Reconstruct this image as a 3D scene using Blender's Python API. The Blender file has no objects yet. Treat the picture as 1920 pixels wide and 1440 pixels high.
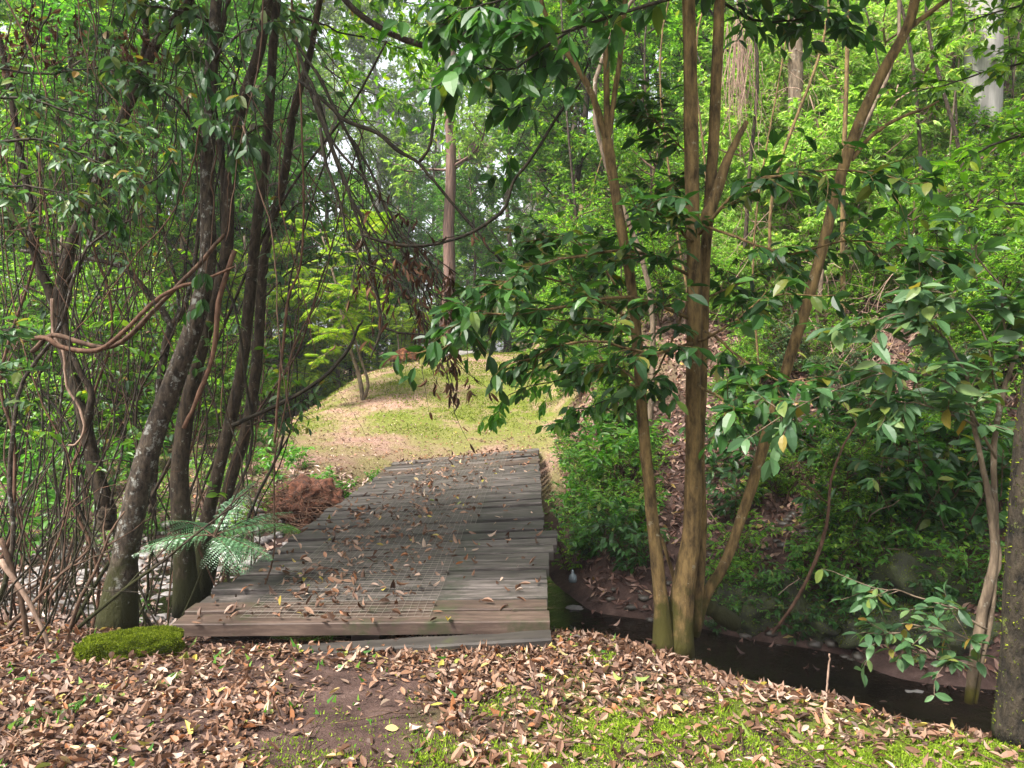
import bpy, math, random
import numpy as np
from mathutils import Vector

# ------------------------------------------------------------------ camera, sky, sun, exposure
S = bpy.context.scene
F = 1400.0                      # focal length in pixels of the 1920 wide photograph
PITCH = math.radians(2.0)
CAMZ = 1.6
cam_d = bpy.data.cameras.new('camera')
cam_d.sensor_width = 36.0
cam_d.lens = 36.0 * F / 1920.0
cam_d.clip_start = 0.05
cam_d.clip_end = 600
cam = bpy.data.objects.new('camera', cam_d)
S.collection.objects.link(cam)
cam.location = (0, 0, CAMZ)
cam.rotation_euler = (math.radians(90) - PITCH, 0, 0)
S.camera = cam

SUN_EL, SUN_AZ = math.radians(56), math.radians(232)      # azimuth clockwise from +Y
w = bpy.data.worlds.new('World')
S.world = w
w.use_nodes = True
wn = w.node_tree
for n in list(wn.nodes): wn.nodes.remove(n)
sky = wn.nodes.new('ShaderNodeTexSky')
sky.sky_type = 'NISHITA'
sky.sun_disc = False
sky.sun_elevation = SUN_EL
sky.sun_rotation = SUN_AZ
sky.dust_density = 4.0
sky.air_density = 1.2
hs = wn.nodes.new('ShaderNodeHueSaturation')
hs.inputs['Saturation'].default_value = 0.28
bg = wn.nodes.new('ShaderNodeBackground')
bg.inputs['Strength'].default_value = 0.10
wo = wn.nodes.new('ShaderNodeOutputWorld')
wn.links.new(sky.outputs[0], hs.inputs['Color'])
wn.links.new(hs.outputs[0], bg.inputs['Color'])
wn.links.new(bg.outputs[0], wo.inputs['Surface'])
sd = bpy.data.lights.new('sun', 'SUN')
sd.energy = 3.0
sd.angle = math.radians(12)
sd.color = (1.0, 0.96, 0.88)
sun = bpy.data.objects.new('sun', sd)
S.collection.objects.link(sun)
sv = Vector((math.sin(SUN_AZ) * math.cos(SUN_EL), math.cos(SUN_AZ) * math.cos(SUN_EL), math.sin(SUN_EL)))
sun.rotation_euler = sv.to_track_quat('Z', 'Y').to_euler()
S.view_settings.view_transform = 'Standard'
S.view_settings.look = 'None'
S.view_settings.exposure = 2.05
S.view_settings.gamma = 1
S.view_settings.use_curve_mapping = False
S.cycles.max_bounces = 7
S.cycles.diffuse_bounces = 2
S.cycles.glossy_bounces = 2
S.cycles.transmission_bounces = 4
S.cycles.transparent_max_bounces = 4
S.cycles.volume_bounces = 0
S.cycles.caustics_reflective = False
S.cycles.caustics_refractive = False
S.cycles.use_adaptive_sampling = False
S.cycles.use_denoising = True
S.cycles.denoiser = 'OPENIMAGEDENOISE'
S.cycles.denoising_input_passes = 'RGB_ALBEDO_NORMAL'
S.cycles.denoising_prefilter = 'NONE'
S.cycles.sample_clamp_indirect = 4.0
S.render.use_persistent_data = False

# ------------------------------------------------------------------ helpers
COL = S.collection

def ray(px, py):
    u, v = (px - 960) / F, (720 - py) / F
    c, s = math.cos(PITCH), math.sin(PITCH)
    return np.array([u, c + v * s, -s + v * c])

def at(px, py, Y):
    d = ray(px, py)
    return np.array([0, 0, CAMZ]) + d * (Y / d[1])

def hash2(ix, iy, seed):
    h = (ix * 374761393 + iy * 668265263 + seed * 2147483 ) & 0xffffffff
    h = ((h ^ (h >> 13)) * 1274126177) & 0xffffffff
    return ((h ^ (h >> 16)) & 0xffff) / 65535.0

def vnoise(x, y, scale=1.0, seed=0):
    x = np.asarray(x, float) / scale; y = np.asarray(y, float) / scale
    ix = np.floor(x).astype(np.int64); iy = np.floor(y).astype(np.int64)
    fx = x - ix; fy = y - iy
    fx = fx * fx * (3 - 2 * fx); fy = fy * fy * (3 - 2 * fy)
    a = hash2(ix, iy, seed); b = hash2(ix + 1, iy, seed)
    c = hash2(ix, iy + 1, seed); d = hash2(ix + 1, iy + 1, seed)
    return (a * (1 - fx) + b * fx) * (1 - fy) + (c * (1 - fx) + d * fx) * fy

# ------------------------------------------------------------------ terrain
PROF = [
 (-40, [(-9,0),(6,0),(8,-.6),(10,-.75),(12,-.75),(14,-.2),(20,.0),(30,.5),(60,3)]),
 (-14, [(-9,0),(5.5,0),(7.5,-.5),(9.5,-.72),(11.5,-.72),(13.2,-.2),(18,-.0),(30,.2),(60,2)]),
 (-8,  [(-9,0),(5.0,0),(6.4,-.45),(8.2,-.7),(9.8,-.7),(11.2,-.2),(14,.0),(20,-.3),(30,-.6),(60,1)]),
 (-5,  [(-9,0),(4.7,0),(5.6,-.45),(7.4,-.70),(9.0,-.70),(9.9,-.12),(13,.12),(17,.10),(24,-.5),(60,.5)]),
 (-4.3,[(-9,0),(4.65,0),(5.5,-.45),(7.1,-.71),(8.7,-.71),(9.6,-.12),(12,.14),(15,.42),(18,.75),(21,.65),(27,-.3),(60,.5)]),
 (-3.6,[(-9,0),(4.6,0),(5.4,-.45),(6.8,-.72),(8.4,-.72),(9.2,-.15),(12,.22),(14.5,.62),(18,1.28),(21,1.28),(28,.1),(60,.5)]),
 (-2.4,[(-9,0),(3.8,0),(4.35,-.08),(4.65,-.12),(5.3,-.5),(6.2,-.74),(8.0,-.74),(9.0,-.1),(12,.22),(15,.88),(18,1.48),(22,1.62),(28,.6),(60,.8)]),
 (-1.8,[(-9,0),(3.75,0),(4.3,-.10),(4.6,-.13),(5.2,-.5),(6.0,-.78),(8.6,-.78),(10.6,-.25),(11.2,0.02),(15,.85),(18,1.46),(23,1.78),(30,.8),(60,1)]),
 (-1.2,[(-9,0),(3.75,0),(4.3,-.10),(4.65,-.13),(5.2,-.55),(5.8,-.80),(9.0,-.78),(11.2,-.4),(11.7,0.04),(15,.82),(18,1.40),(24,1.92),(31,1.0),(60,1.5)]),
 (0.4, [(-9,0),(3.8,0),(4.3,-.09),(4.7,-.13),(5.2,-.55),(5.7,-.80),(8.0,-.75),(11.4,-.45),(12.1,0.13),(15,.80),(18,1.32),(24,1.95),(31,1.3),(60,3)]),
 (0.62,[(-9,0),(4.5,-.02),(5.1,-.55),(5.6,-.80),(6.9,-.78),(8.2,-.5),(11.8,-.1),(12.2,.15),(15,.80),(18,1.32),(24,1.95),(31,1.6),(60,3)]),
 (0.95,[(-9,0),(4.1,-.03),(4.8,-.6),(5.2,-.80),(6.5,-.80),(7.0,-.35),(8.5,.05),(12,.35),(17,1.1),(24,2.2),(31,2.2),(60,5)]),
 (1.5, [(-9,0),(3.55,-.02),(4.35,-.6),(4.8,-.85),(6.25,-.85),(6.75,-.35),(8,.1),(10,.75),(13,1.5),(18,2.8),(30,6),(60,10)]),
 (2.3, [(-9,0),(3.1,-.02),(4.0,-.6),(4.5,-.85),(5.8,-.85),(6.3,-.25),(7.5,.25),(9,.9),(12,2.0),(18,4.4),(30,8.5),(60,14)]),
 (4,   [(-9,0),(2.3,-.02),(3.0,-.6),(3.4,-.85),(4.9,-.85),(5.4,-.2),(7,.45),(9,1.3),(12,2.6),(18,5.4),(30,10),(60,16)]),
 (8,   [(-9,0),(.4,0),(1.2,-.6),(1.6,-.85),(3.2,-.85),(4.2,-.1),(6,.7),(9,2.0),(12,3.4),(18,6.5),(30,12),(60,18)]),
 (16,  [(-9,0),(-4,0),(-3.2,-.6),(-2.8,-.85),(-1,-.85),(0,0),(4,2),(9,4.4),(12,5.6),(18,8.5),(30,14),(60,22)]),
]
def axis(lo, hi, d, outer):
    core = np.arange(lo, hi + d / 2, d)
    g = [core[-1]]; st = d
    while g[-1] < outer: st *= 1.18; g.append(g[-1] + st)
    h = [core[0]]; st = d
    while h[-1] > -outer: st *= 1.18; h.append(h[-1] - st)
    return np.array(h[:0:-1] + list(core) + g[1:])
GX = axis(-7.0, 7.0, 0.09, 260.0)
GY = axis(2.0, 15.0, 0.09, 320.0)
_px = np.array([p[0] for p in PROF], float)
_cols = np.array([np.interp(GY, [k[0] for k in p[1]], [k[1] for k in p[1]]) for p in PROF])
GZ = np.empty((len(GX), len(GY)))
for j in range(len(GY)): GZ[:, j] = np.interp(GX, _px, _cols[:, j])
for _ in range(5):
    Z = GZ.copy()
    GZ[1:-1] = (Z[:-2] + 2 * Z[1:-1] + Z[2:]) / 4
    Z = GZ.copy()
    GZ[:, 1:-1] = (Z[:, :-2] + 2 * Z[:, 1:-1] + Z[:, 2:]) / 4
MX, MY = np.meshgrid(GX, GY, indexing='ij')
rough = np.clip((MX - 0.8) / 1.5, 0, 1) * np.clip((MY - 5.5) / 2, 0, 1)
GZ += (vnoise(MX, MY, 1.3, 3) - .5) * (.05 + .25 * rough) + (vnoise(MX, MY, .35, 4) - .5) * (.025 + .12 * rough)
GZ += (vnoise(MX, MY, 7, 9) - .5) * np.clip((MY - 26) / 10, 0, 1) * 1.2

def height(x, y):
    x = np.asarray(x, float); y = np.asarray(y, float)
    i = np.clip(np.searchsorted(GX, x) - 1, 0, len(GX) - 2)
    j = np.clip(np.searchsorted(GY, y) - 1, 0, len(GY) - 2)
    fx = np.clip((x - GX[i]) / (GX[i + 1] - GX[i]), 0, 1); fy = np.clip((y - GY[j]) / (GY[j + 1] - GY[j]), 0, 1)
    return (GZ[i, j] * (1 - fx) + GZ[i + 1, j] * fx) * (1 - fy) + (GZ[i, j + 1] * (1 - fx) + GZ[i + 1, j + 1] * fx) * fy

def slope_n(x, y):
    e = .05
    dx = (height(x + e, y) - height(x - e, y)) / (2 * e); dy = (height(x, y + e) - height(x, y - e)) / (2 * e)
    n = np.stack([-dx, -dy, np.ones_like(dx)], -1)
    return n / np.linalg.norm(n, axis=-1, keepdims=True)

def gnd(px, py, extra=0.0):
    d = ray(px, py)
    for Y in np.arange(2.0, 60, .04):
        p = np.array([0, 0, CAMZ]) + d * (Y / d[1])
        if p[2] <= height(p[0], p[1]) + extra: return p
    return p

# ------------------------------------------------------------------ mesh building
def unit(v):
    v = np.asarray(v, float)
    return v / np.maximum(np.linalg.norm(v, axis=-1, keepdims=True), 1e-9)

class MB:
    def __init__(s): s.v = []; s.f = []; s.n = 0; s.smooth = []
    def add(s, V, faces, smooth=False):
        V = np.asarray(V, float).reshape(-1, 3)
        for Fa in faces:                       # list of int arrays (k, 3) or (k, 4)
            Fa = np.asarray(Fa, np.int64)
            if len(Fa): s.f.append(Fa + s.n); s.smooth.append(smooth)
        s.v.append(V); s.n += len(V)
    def tube(s, path, rad, k=6, closed=True):
        P = np.asarray(path, float); m = len(P)
        R = np.broadcast_to(np.asarray(rad, float), (m,))
        T = unit(np.gradient(P, axis=0))
        a = np.array([1.0, 0, 0]) if abs(T[0][0]) < .8 else np.array([0, 1.0, 0])
        U = np.empty_like(P); u = unit(np.cross(T[0], a))
        for i in range(m):
            u = unit(u - T[i] * np.dot(u, T[i])); U[i] = u
        W = np.cross(T, U)
        ang = np.linspace(0, 2 * np.pi, k, endpoint=False)
        V = P[:, None] + (U[:, None] * np.cos(ang)[None, :, None] + W[:, None] * np.sin(ang)[None, :, None]) * R[:, None, None]
        i = np.arange(m - 1)[:, None] * k; j = np.arange(k)[None]; j2 = (j + 1) % k
        q = np.stack([i + j, i + j2, i + k + j2, i + k + j], -1).reshape(-1, 4)
        V = V.reshape(-1, 3)
        fs = [q]
        if closed:
            V = np.vstack([V, P[-1:] + T[-1:] * R[-1] * .6, P[:1] - T[:1] * R[0] * .2])
            c = m * k; b = (m - 1) * k; jj = np.arange(k)
            fs.append(np.stack([b + jj, b + (jj + 1) % k, np.full(k, c)], -1))
            fs.append(np.stack([(jj + 1) % k, jj, np.full(k, c + 1)], -1))
        s.add(V, fs, True)
    def leaves(s, tmpl, P, D, N, L, W, smooth=False):
        P = np.asarray(P, float); n = len(P)
        if n == 0: return
        D = unit(D); Sd = unit(np.cross(D, N)); Nn = np.cross(Sd, D)
        L = np.broadcast_to(np.asarray(L, float), (n,))[:, None, None]; W = np.broadcast_to(np.asarray(W, float), (n,))[:, None, None]
        tv, tf = tmpl
        V = P[:, None] + D[:, None] * tv[None, :, 0:1] * L + Sd[:, None] * tv[None, :, 1:2] * W + Nn[:, None] * tv[None, :, 2:3] * L
        m = len(tv); off = (np.arange(n) * m)[:, None, None]
        s.add(V.reshape(-1, 3), [(np.asarray(f)[None] + off).reshape(-1, len(f[0])) for f in tf], smooth)
    def box(s, c, h, rot=None):
        c = np.asarray(c, float); h = np.asarray(h, float)
        sg = np.array([[-1,-1,-1],[1,-1,-1],[1,1,-1],[-1,1,-1],[-1,-1,1],[1,-1,1],[1,1,1],[-1,1,1]], float) * h
        if rot is not None: sg = sg @ np.asarray(rot, float).T
        s.add(sg + c, [[[0,3,2,1],[4,5,6,7],[0,1,5,4],[1,2,6,5],[2,3,7,6],[3,0,4,7]]])
    def build(s, name, mat, parent=None):
        me = bpy.data.meshes.new(name)
        if s.v:
            V = np.vstack(s.v)
            me.vertices.add(len(V)); me.vertices.foreach_set('co', V.astype(np.float32).ravel())
            loops = np.concatenate([f.ravel() for f in s.f])
            sizes = np.concatenate([np.full(len(f), f.shape[1]) for f in s.f])
            sm = np.concatenate([np.full(len(f), b) for f, b in zip(s.f, s.smooth)])
            me.loops.add(len(loops)); me.loops.foreach_set('vertex_index', loops.astype(np.int32))
            me.polygons.add(len(sizes))
            me.polygons.foreach_set('loop_start', np.concatenate([[0], np.cumsum(sizes)[:-1]]).astype(np.int32))
            me.polygons.foreach_set('use_smooth', sm.astype(bool))
            me.update(calc_edges=True)
        me.materials.append(mat)
        o = bpy.data.objects.new(name, me)
        COL.objects.link(o)
        if parent is not None: o.parent = parent
        return o

def tag(o, label=None, cat=None, group=None, kind=None):
    if label: o['label'] = label
    if cat: o['category'] = cat
    if group: o['group'] = group
    if kind: o['kind'] = kind
    return o

def empty(name, label, cat, loc=(0, 0, 0), group=None):
    o = bpy.data.objects.new(name, None)
    o.empty_display_size = .2
    COL.objects.link(o); o.location = loc
    return tag(o, label, cat, group)

def rebase(root, loc):
    """children were modelled in world space: move the root to its base, keep them in place"""
    root.location = loc
    for c in bpy.data.objects:
        if c.parent is root: c.location = (-loc[0], -loc[1], -loc[2])

def dup(root, loc, rz=0, sc=1.0, label=None, group=None):
    r = root.copy(); COL.objects.link(r); r.location = loc; r.rotation_euler = (0, 0, rz)
    r.scale = (sc, sc, sc) if not hasattr(sc, '__len__') else sc
    if label: r['label'] = label
    if group: r['group'] = group
    for ch in KIDS[root.name]:
        c = ch.copy(); COL.objects.link(c); c.parent = r
    return r
KIDS = {}

def smooth_path(pts, n):
    P = np.asarray(pts, float)
    if len(P) < 3: 
        t = np.linspace(0, 1, n)[:, None]; return P[0] * (1 - t) + P[-1] * t
    Q = np.vstack([2 * P[0] - P[1], P, 2 * P[-1] - P[-2]])
    out = []
    for t in np.linspace(0, len(P) - 1 - 1e-6, n):
        i = int(t); f = t - i
        a, b, c, d = Q[i], Q[i + 1], Q[i + 2], Q[i + 3]
        out.append(.5 * ((2 * b) + (c - a) * f + (2 * a - 5 * b + 4 * c - d) * f * f + (3 * b - 3 * c + d - a) * f ** 3))
    return np.array(out)

def pxpath(pts, Y, n=24, wob=0.0, rng=None):
    """pts: (px, py[, Y]) along the thing, each at its own distance from the camera"""
    P = np.array([at(p[0], p[1], p[2] if len(p) > 2 else Y) for p in pts])
    Q = smooth_path(P, n)
    if wob and rng is not None:
        ns = rng.normal(0, wob, (n, 3)); ns[1:-1] = (ns[:-2] + ns[1:-1] + ns[2:]) / 3; ns[0] = 0
        Q = Q + ns
    return Q

# leaf shapes: (along, side, normal)
def leaf_hi(droop=.18, fold=.10, pointy=1.0):
    st = [.22, .5, .78]; hw = [.72, 1.0, .66 * pointy]
    v = [(0, 0, 0)]
    for a, h in zip(st, hw):
        z = -droop * a * a
        v += [(a, -h / 2, z + fold * h * .5), (a, 0, z), (a, h / 2, z + fold * h * .5)]
    v.append((1, 0, -droop))
    q = [];
    for r in range(2):
        b = 1 + r * 3
        q += [(b, b + 1, b + 4, b + 3), (b + 1, b + 2, b + 5, b + 4)]
    t = [(0, 2, 1), (0, 3, 2), (7, 8, 10), (8, 9, 10)]
    return (np.array(v, float), [t, q])
T_HI = [leaf_hi(.18, .12), leaf_hi(.35, .08), leaf_hi(.05, .2)]
T_CURL = [leaf_hi(.9, .2, .5), leaf_hi(-.7, -.5, 1.3), leaf_hi(-.35, .45), leaf_hi(.4, -.35), leaf_hi(-.15, .6), leaf_hi(.25, .3), leaf_hi(.1, .05)]
T_LO = (np.array([(0, 0, 0), (.45, -.5, .05), (1, 0, -.12), (.45, .5, .05)], float), [[(0, 2, 1), (0, 3, 2)]])
T_CARD = (np.array([(0, -.5, 0), (1, -.35, -.1), (1, .4, -.06), (0, .5, .05)], float), [[(0, 1, 2, 3)]])
T_TRI = (np.array([(-.5, -.5, 0), (.5, -.5, 0), (0, .5, 0)], float), [[(0, 1, 2)]])
T_BLADE = (np.array([(0, -.5, 0), (1, 0, 0), (0, .5, 0)], float), [[(0, 2, 1)]])

# ------------------------------------------------------------------ materials
def nmat(name):
    m = bpy.data.materials.new(name); m.use_nodes = True
    nt = m.node_tree
    for n in list(nt.nodes): nt.nodes.remove(n)
    out = nt.nodes.new('ShaderNodeOutputMaterial')
    return m, nt, out, nt.nodes.new, nt.links.new

def ramp(nt, stops, interp='LINEAR'):
    r = nt.nodes.new('ShaderNodeValToRGB'); cr = r.color_ramp; cr.interpolation = interp
    while len(cr.elements) < len(stops): cr.elements.new(0.5)
    for e, (p, c) in zip(cr.elements, stops): e.position = p; e.color = (*c, 1)
    return r

def leafmat(name, stops, rough=.5, trans=.35, spec=.4, tmul=1.6, hvar=.25, tcol=(1.0, 1.15, .45)):
    m, nt, out, N, Lk = nmat(name)
    g = N('ShaderNodeNewGeometry'); r = ramp(nt, stops)
    Lk(g.outputs['Random Per Island'], r.inputs[0])
    oi = N('ShaderNodeObjectInfo'); mr = N('ShaderNodeMapRange')
    mr.inputs['To Min'].default_value = 1 - hvar; mr.inputs['To Max'].default_value = 1 + hvar
    Lk(oi.outputs['Random'], mr.inputs['Value'])
    hsn = N('ShaderNodeHueSaturation'); Lk(r.outputs[0], hsn.inputs['Color']); Lk(mr.outputs[0], hsn.inputs['Value'])
    p = N('ShaderNodeBsdfPrincipled'); Lk(hsn.outputs[0], p.inputs['Base Color'])
    p.inputs['Roughness'].default_value = rough; p.inputs['Specular IOR Level'].default_value = spec
    tr = N('ShaderNodeBsdfTranslucent'); mx = N('ShaderNodeMix'); mx.data_type = 'RGBA'; mx.blend_type = 'MULTIPLY'
    mx.inputs['Factor'].default_value = 1
    Lk(hsn.outputs[0], mx.inputs['A']); mx.inputs['B'].default_value = (tcol[0] * tmul, tcol[1] * tmul, tcol[2] * tmul, 1)
    Lk(mx.outputs['Result'], tr.inputs['Color'])
    ms = N('ShaderNodeMixShader'); ms.inputs[0].default_value = trans
    Lk(p.outputs[0], ms.inputs[1]); Lk(tr.outputs[0], ms.inputs[2]); Lk(ms.outputs[0], out.inputs[0])
    return m

def noise(nt, scale, detail=4, rough=.6, vec=None):
    n = nt.nodes.new('ShaderNodeTexNoise'); n.inputs['Scale'].default_value = scale
    n.inputs['Detail'].default_value = detail; n.inputs['Roughness'].default_value = rough
    if vec is not None: nt.links.new(vec, n.inputs['Vector'])
    return n

def barkmat(name, c1, c2, lichen=None, lich_amt=.6, moss=None, moss_top=0.0, stretch=.18, scale=26, bump=.5, rough=.85):
    m, nt, out, N, Lk = nmat(name)
    tc = N('ShaderNodeTexCoord'); mp = N('ShaderNodeMapping'); mp.inputs['Scale'].default_value = (1, 1, stretch)
    Lk(tc.outputs['Object'], mp.inputs['Vector'])
    n1 = noise(nt, scale, 6, .65, mp.outputs[0]); r = ramp(nt, [(.36, c1), (.64, c2)])
    Lk(n1.outputs['Fac'], r.inputs[0]); col = r.outputs[0]
    def mixin(col, fac, c):
        mx = N('ShaderNodeMix'); mx.data_type = 'RGBA'; Lk(fac, mx.inputs['Factor']); Lk(col, mx.inputs['A'])
        mx.inputs['B'].default_value = (*c, 1); return mx.outputs['Result']
    if lichen:
        n2 = noise(nt, 15, 6, .75, tc.outputs['Object']); rr = ramp(nt, [(lich_amt, (0, 0, 0)), (lich_amt + .07, (.8, .8, .8))])
        Lk(n2.outputs['Fac'], rr.inputs[0]); col = mixin(col, rr.outputs[0], lichen)
    if moss:
        n3 = noise(nt, 7, 4, .6, tc.outputs['Object']); gp = N('ShaderNodeNewGeometry'); sx = N('ShaderNodeSeparateXYZ')
        Lk(gp.outputs['Position'], sx.inputs[0])
        mr = N('ShaderNodeMapRange'); mr.inputs['From Min'].default_value = -.3; mr.inputs['From Max'].default_value = moss_top
        mr.inputs['To Min'].default_value = .45; mr.inputs['To Max'].default_value = -.25; Lk(sx.outputs['Z'], mr.inputs['Value'])
        ad = N('ShaderNodeMath'); ad.operation = 'ADD'; Lk(n3.outputs['Fac'], ad.inputs[0]); Lk(mr.outputs[0], ad.inputs[1])
        r3 = ramp(nt, [(.52, (0, 0, 0)), (.68, (1, 1, 1))]); Lk(ad.outputs[0], r3.inputs[0]); col = mixin(col, r3.outputs[0], moss)
    p = N('ShaderNodeBsdfPrincipled'); Lk(col, p.inputs['Base Color']); p.inputs['Roughness'].default_value = rough
    p.inputs['Specular IOR Level'].default_value = .25
    b = N('ShaderNodeBump'); b.inputs['Strength'].default_value = bump; b.inputs['Distance'].default_value = .02
    Lk(n1.outputs['Fac'], b.inputs['Height']); Lk(b.outputs[0], p.inputs['Normal']); Lk(p.outputs[0], out.inputs[0])
    return m

M = {}
g = lambda *a: a
M['leaf_dark'] = leafmat('glossy_dark_leaf', [(0, (.014,.05,.010)), (.6, (.032,.10,.018)), (.93, (.06,.15,.022)), (1, (.16,.15,.02))], .42, .3, .4)
M['leaf_grey'] = leafmat('greyish_leaf', [(0, (.03,.07,.03)), (.5, (.05,.11,.04)), (.8, (.09,.16,.07)), (.95, (.12,.15,.03)), (1, (.25,.14,.03))], .45, .35, .4)
M['leaf_mid'] = leafmat('mid_green_leaf', [(0, (.035,.09,.010)), (.4, (.08,.19,.014)), (.85, (.17,.31,.025)), (.96,(.28,.40,.05)), (1, (.34,.30,.03))], .42, .48, .45)
M['leaf_fresh'] = leafmat('fresh_green_leaf', [(0, (.035,.12,.012)), (.6, (.07,.20,.022)), (1, (.15,.27,.035))], .4, .45, .5)
M['leaf_lime'] = leafmat('lime_leaf', [(0, (.10,.20,.02)), (.5, (.21,.35,.06)), (.9, (.36,.48,.15)), (1, (.48,.46,.14))], .5, .5, .4, 1.5)
M['leaf_yellow'] = leafmat('feathery_yellow_green_leaf', [(0, (.12,.22,.015)), (.6, (.22,.33,.02)), (1, (.38,.40,.03))], .6, .5, .3, 1.3)
M['leaf_far'] = leafmat('far_leaf', [(0, (.06,.12,.025)), (.5, (.13,.22,.04)), (1, (.28,.37,.08))], .55, .5, .3)
M['leaf_brown'] = leafmat('dead_hanging_leaf', [(0, (.03,.016,.01)), (.6, (.07,.035,.02)), (1, (.16,.08,.04))], .8, .2, .2, 1.2, .1, (1, .8, .6))
M['dead_fern'] = leafmat('dead_fern_leaf', [(0, (.07,.025,.012)), (.6, (.16,.06,.03)), (1, (.30,.13,.06))], .8, .3, .2, 1.2, .1, (1, .8, .6))
M['fern'] = leafmat('fern_leaf', [(0, (.06,.16,.06)), (.6, (.10,.24,.10)), (1, (.18,.33,.17))], .35, .2, .7, 1.2)
M['litter'] = leafmat('fallen_leaf', [(0, (.05,.024,.014)), (.18, (.085,.042,.024)), (.36, (.16,.082,.048)), (.52, (.24,.135,.085)), (.63, (.30,.19,.13)), (.71, (.26,.10,.035)), (.80, (.19,.12,.09)), (.89, (.36,.25,.19)), (.95, (.42,.32,.24)), (.98, (.42,.33,.06)), (1, (.15,.22,.05))], .55, .15, .35, 1.0, .05, (1, .8, .6))
M['litter_pale'] = leafmat('pale_fallen_leaf', [(0, (.14,.09,.07)), (.3, (.28,.18,.14)), (.6, (.42,.31,.26)), (.85, (.52,.42,.37)), (1, (.40,.17,.08))], .55, .15, .35, 1.0, .05, (1, .8, .6))
M['litter_dark'] = leafmat('hillside_fallen_leaf', [(0, (.04,.02,.014)), (.4, (.11,.05,.035)), (.75, (.22,.12,.09)), (.93, (.33,.21,.16)), (1, (.34,.24,.06))], .5, .1, .4, 1.0, .05, (1, .8, .6))
M['moss'] = leafmat('moss', [(0, (.08,.13,.006)), (.5, (.16,.25,.012)), (1, (.28,.38,.03))], .8, .35, .2, 1.3, .05)
M['moss_dull'] = leafmat('dull_moss', [(0, (.055,.075,.006)), (.5, (.12,.16,.010)), (1, (.24,.28,.025))], .85, .25, .1, 1.2, .05)
M['grass'] = leafmat('short_grass', [(0, (.07,.10,.012)), (.5, (.14,.18,.020)), (1, (.25,.26,.04))], .8, .3, .2, 1.2, .05)
M['bark_grey'] = barkmat('lichened_grey_bark', (.014,.010,.007), (.075,.055,.038), (.25,.25,.225), .55, (.024,.024,.005), .7, .5, 34, 1.0)
M['bark_dark'] = barkmat('dark_mossy_bark', (.012,.008,.005), (.065,.045,.028), (.26,.26,.22), .60, (.020,.020,.004), .9, .4, 34, .9)
M['bark_red'] = barkmat('reddish_brown_bark', (.040,.025,.010), (.20,.130,.052), (.28,.25,.18), .62, (.050,.044,.008), .55, .3, 26, 1.0)
M['bark_pale'] = barkmat('pale_brown_bark', (.06,.042,.028), (.19,.14,.095), (.3,.28,.23), .6, (.07,.06,.01), .3, .3, 22, .6)
M['bark_gum'] = barkmat('pale_gum_bark', (.17,.16,.15), (.33,.31,.29), None, .6, None, 0, .15, 6, .25)
M['bark_iron'] = barkmat('red_fibrous_bark', (.07,.04,.032), (.21,.125,.10), None, .6, None, 0, .06, 22, .8)
M['bark_mossy'] = barkmat('mossy_rough_bark', (.005,.004,.003), (.045,.034,.022), (.20,.25,.05), .62, (.035,.05,.007), .25, .45, 24, 1.6)
M['twig'] = barkmat('twig_brown', (.035,.02,.012), (.12,.07,.045), None, .6, None, 0, .4, 30, .4)
M['twig_pale'] = barkmat('dry_twig', (.16,.10,.07), (.34,.23,.17), None, .6, None, 0, .4, 30, .4)
M['liana'] = barkmat('reddish_liana', (.05,.025,.014), (.15,.08,.05), None, .6, None, 0, .4, 30, .6)
M['black_twig'] = barkmat('dark_wet_twig', (.012,.010,.007), (.05,.04,.025), (.14,.14,.10), .66, None, 0, .4, 30, .5)

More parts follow.
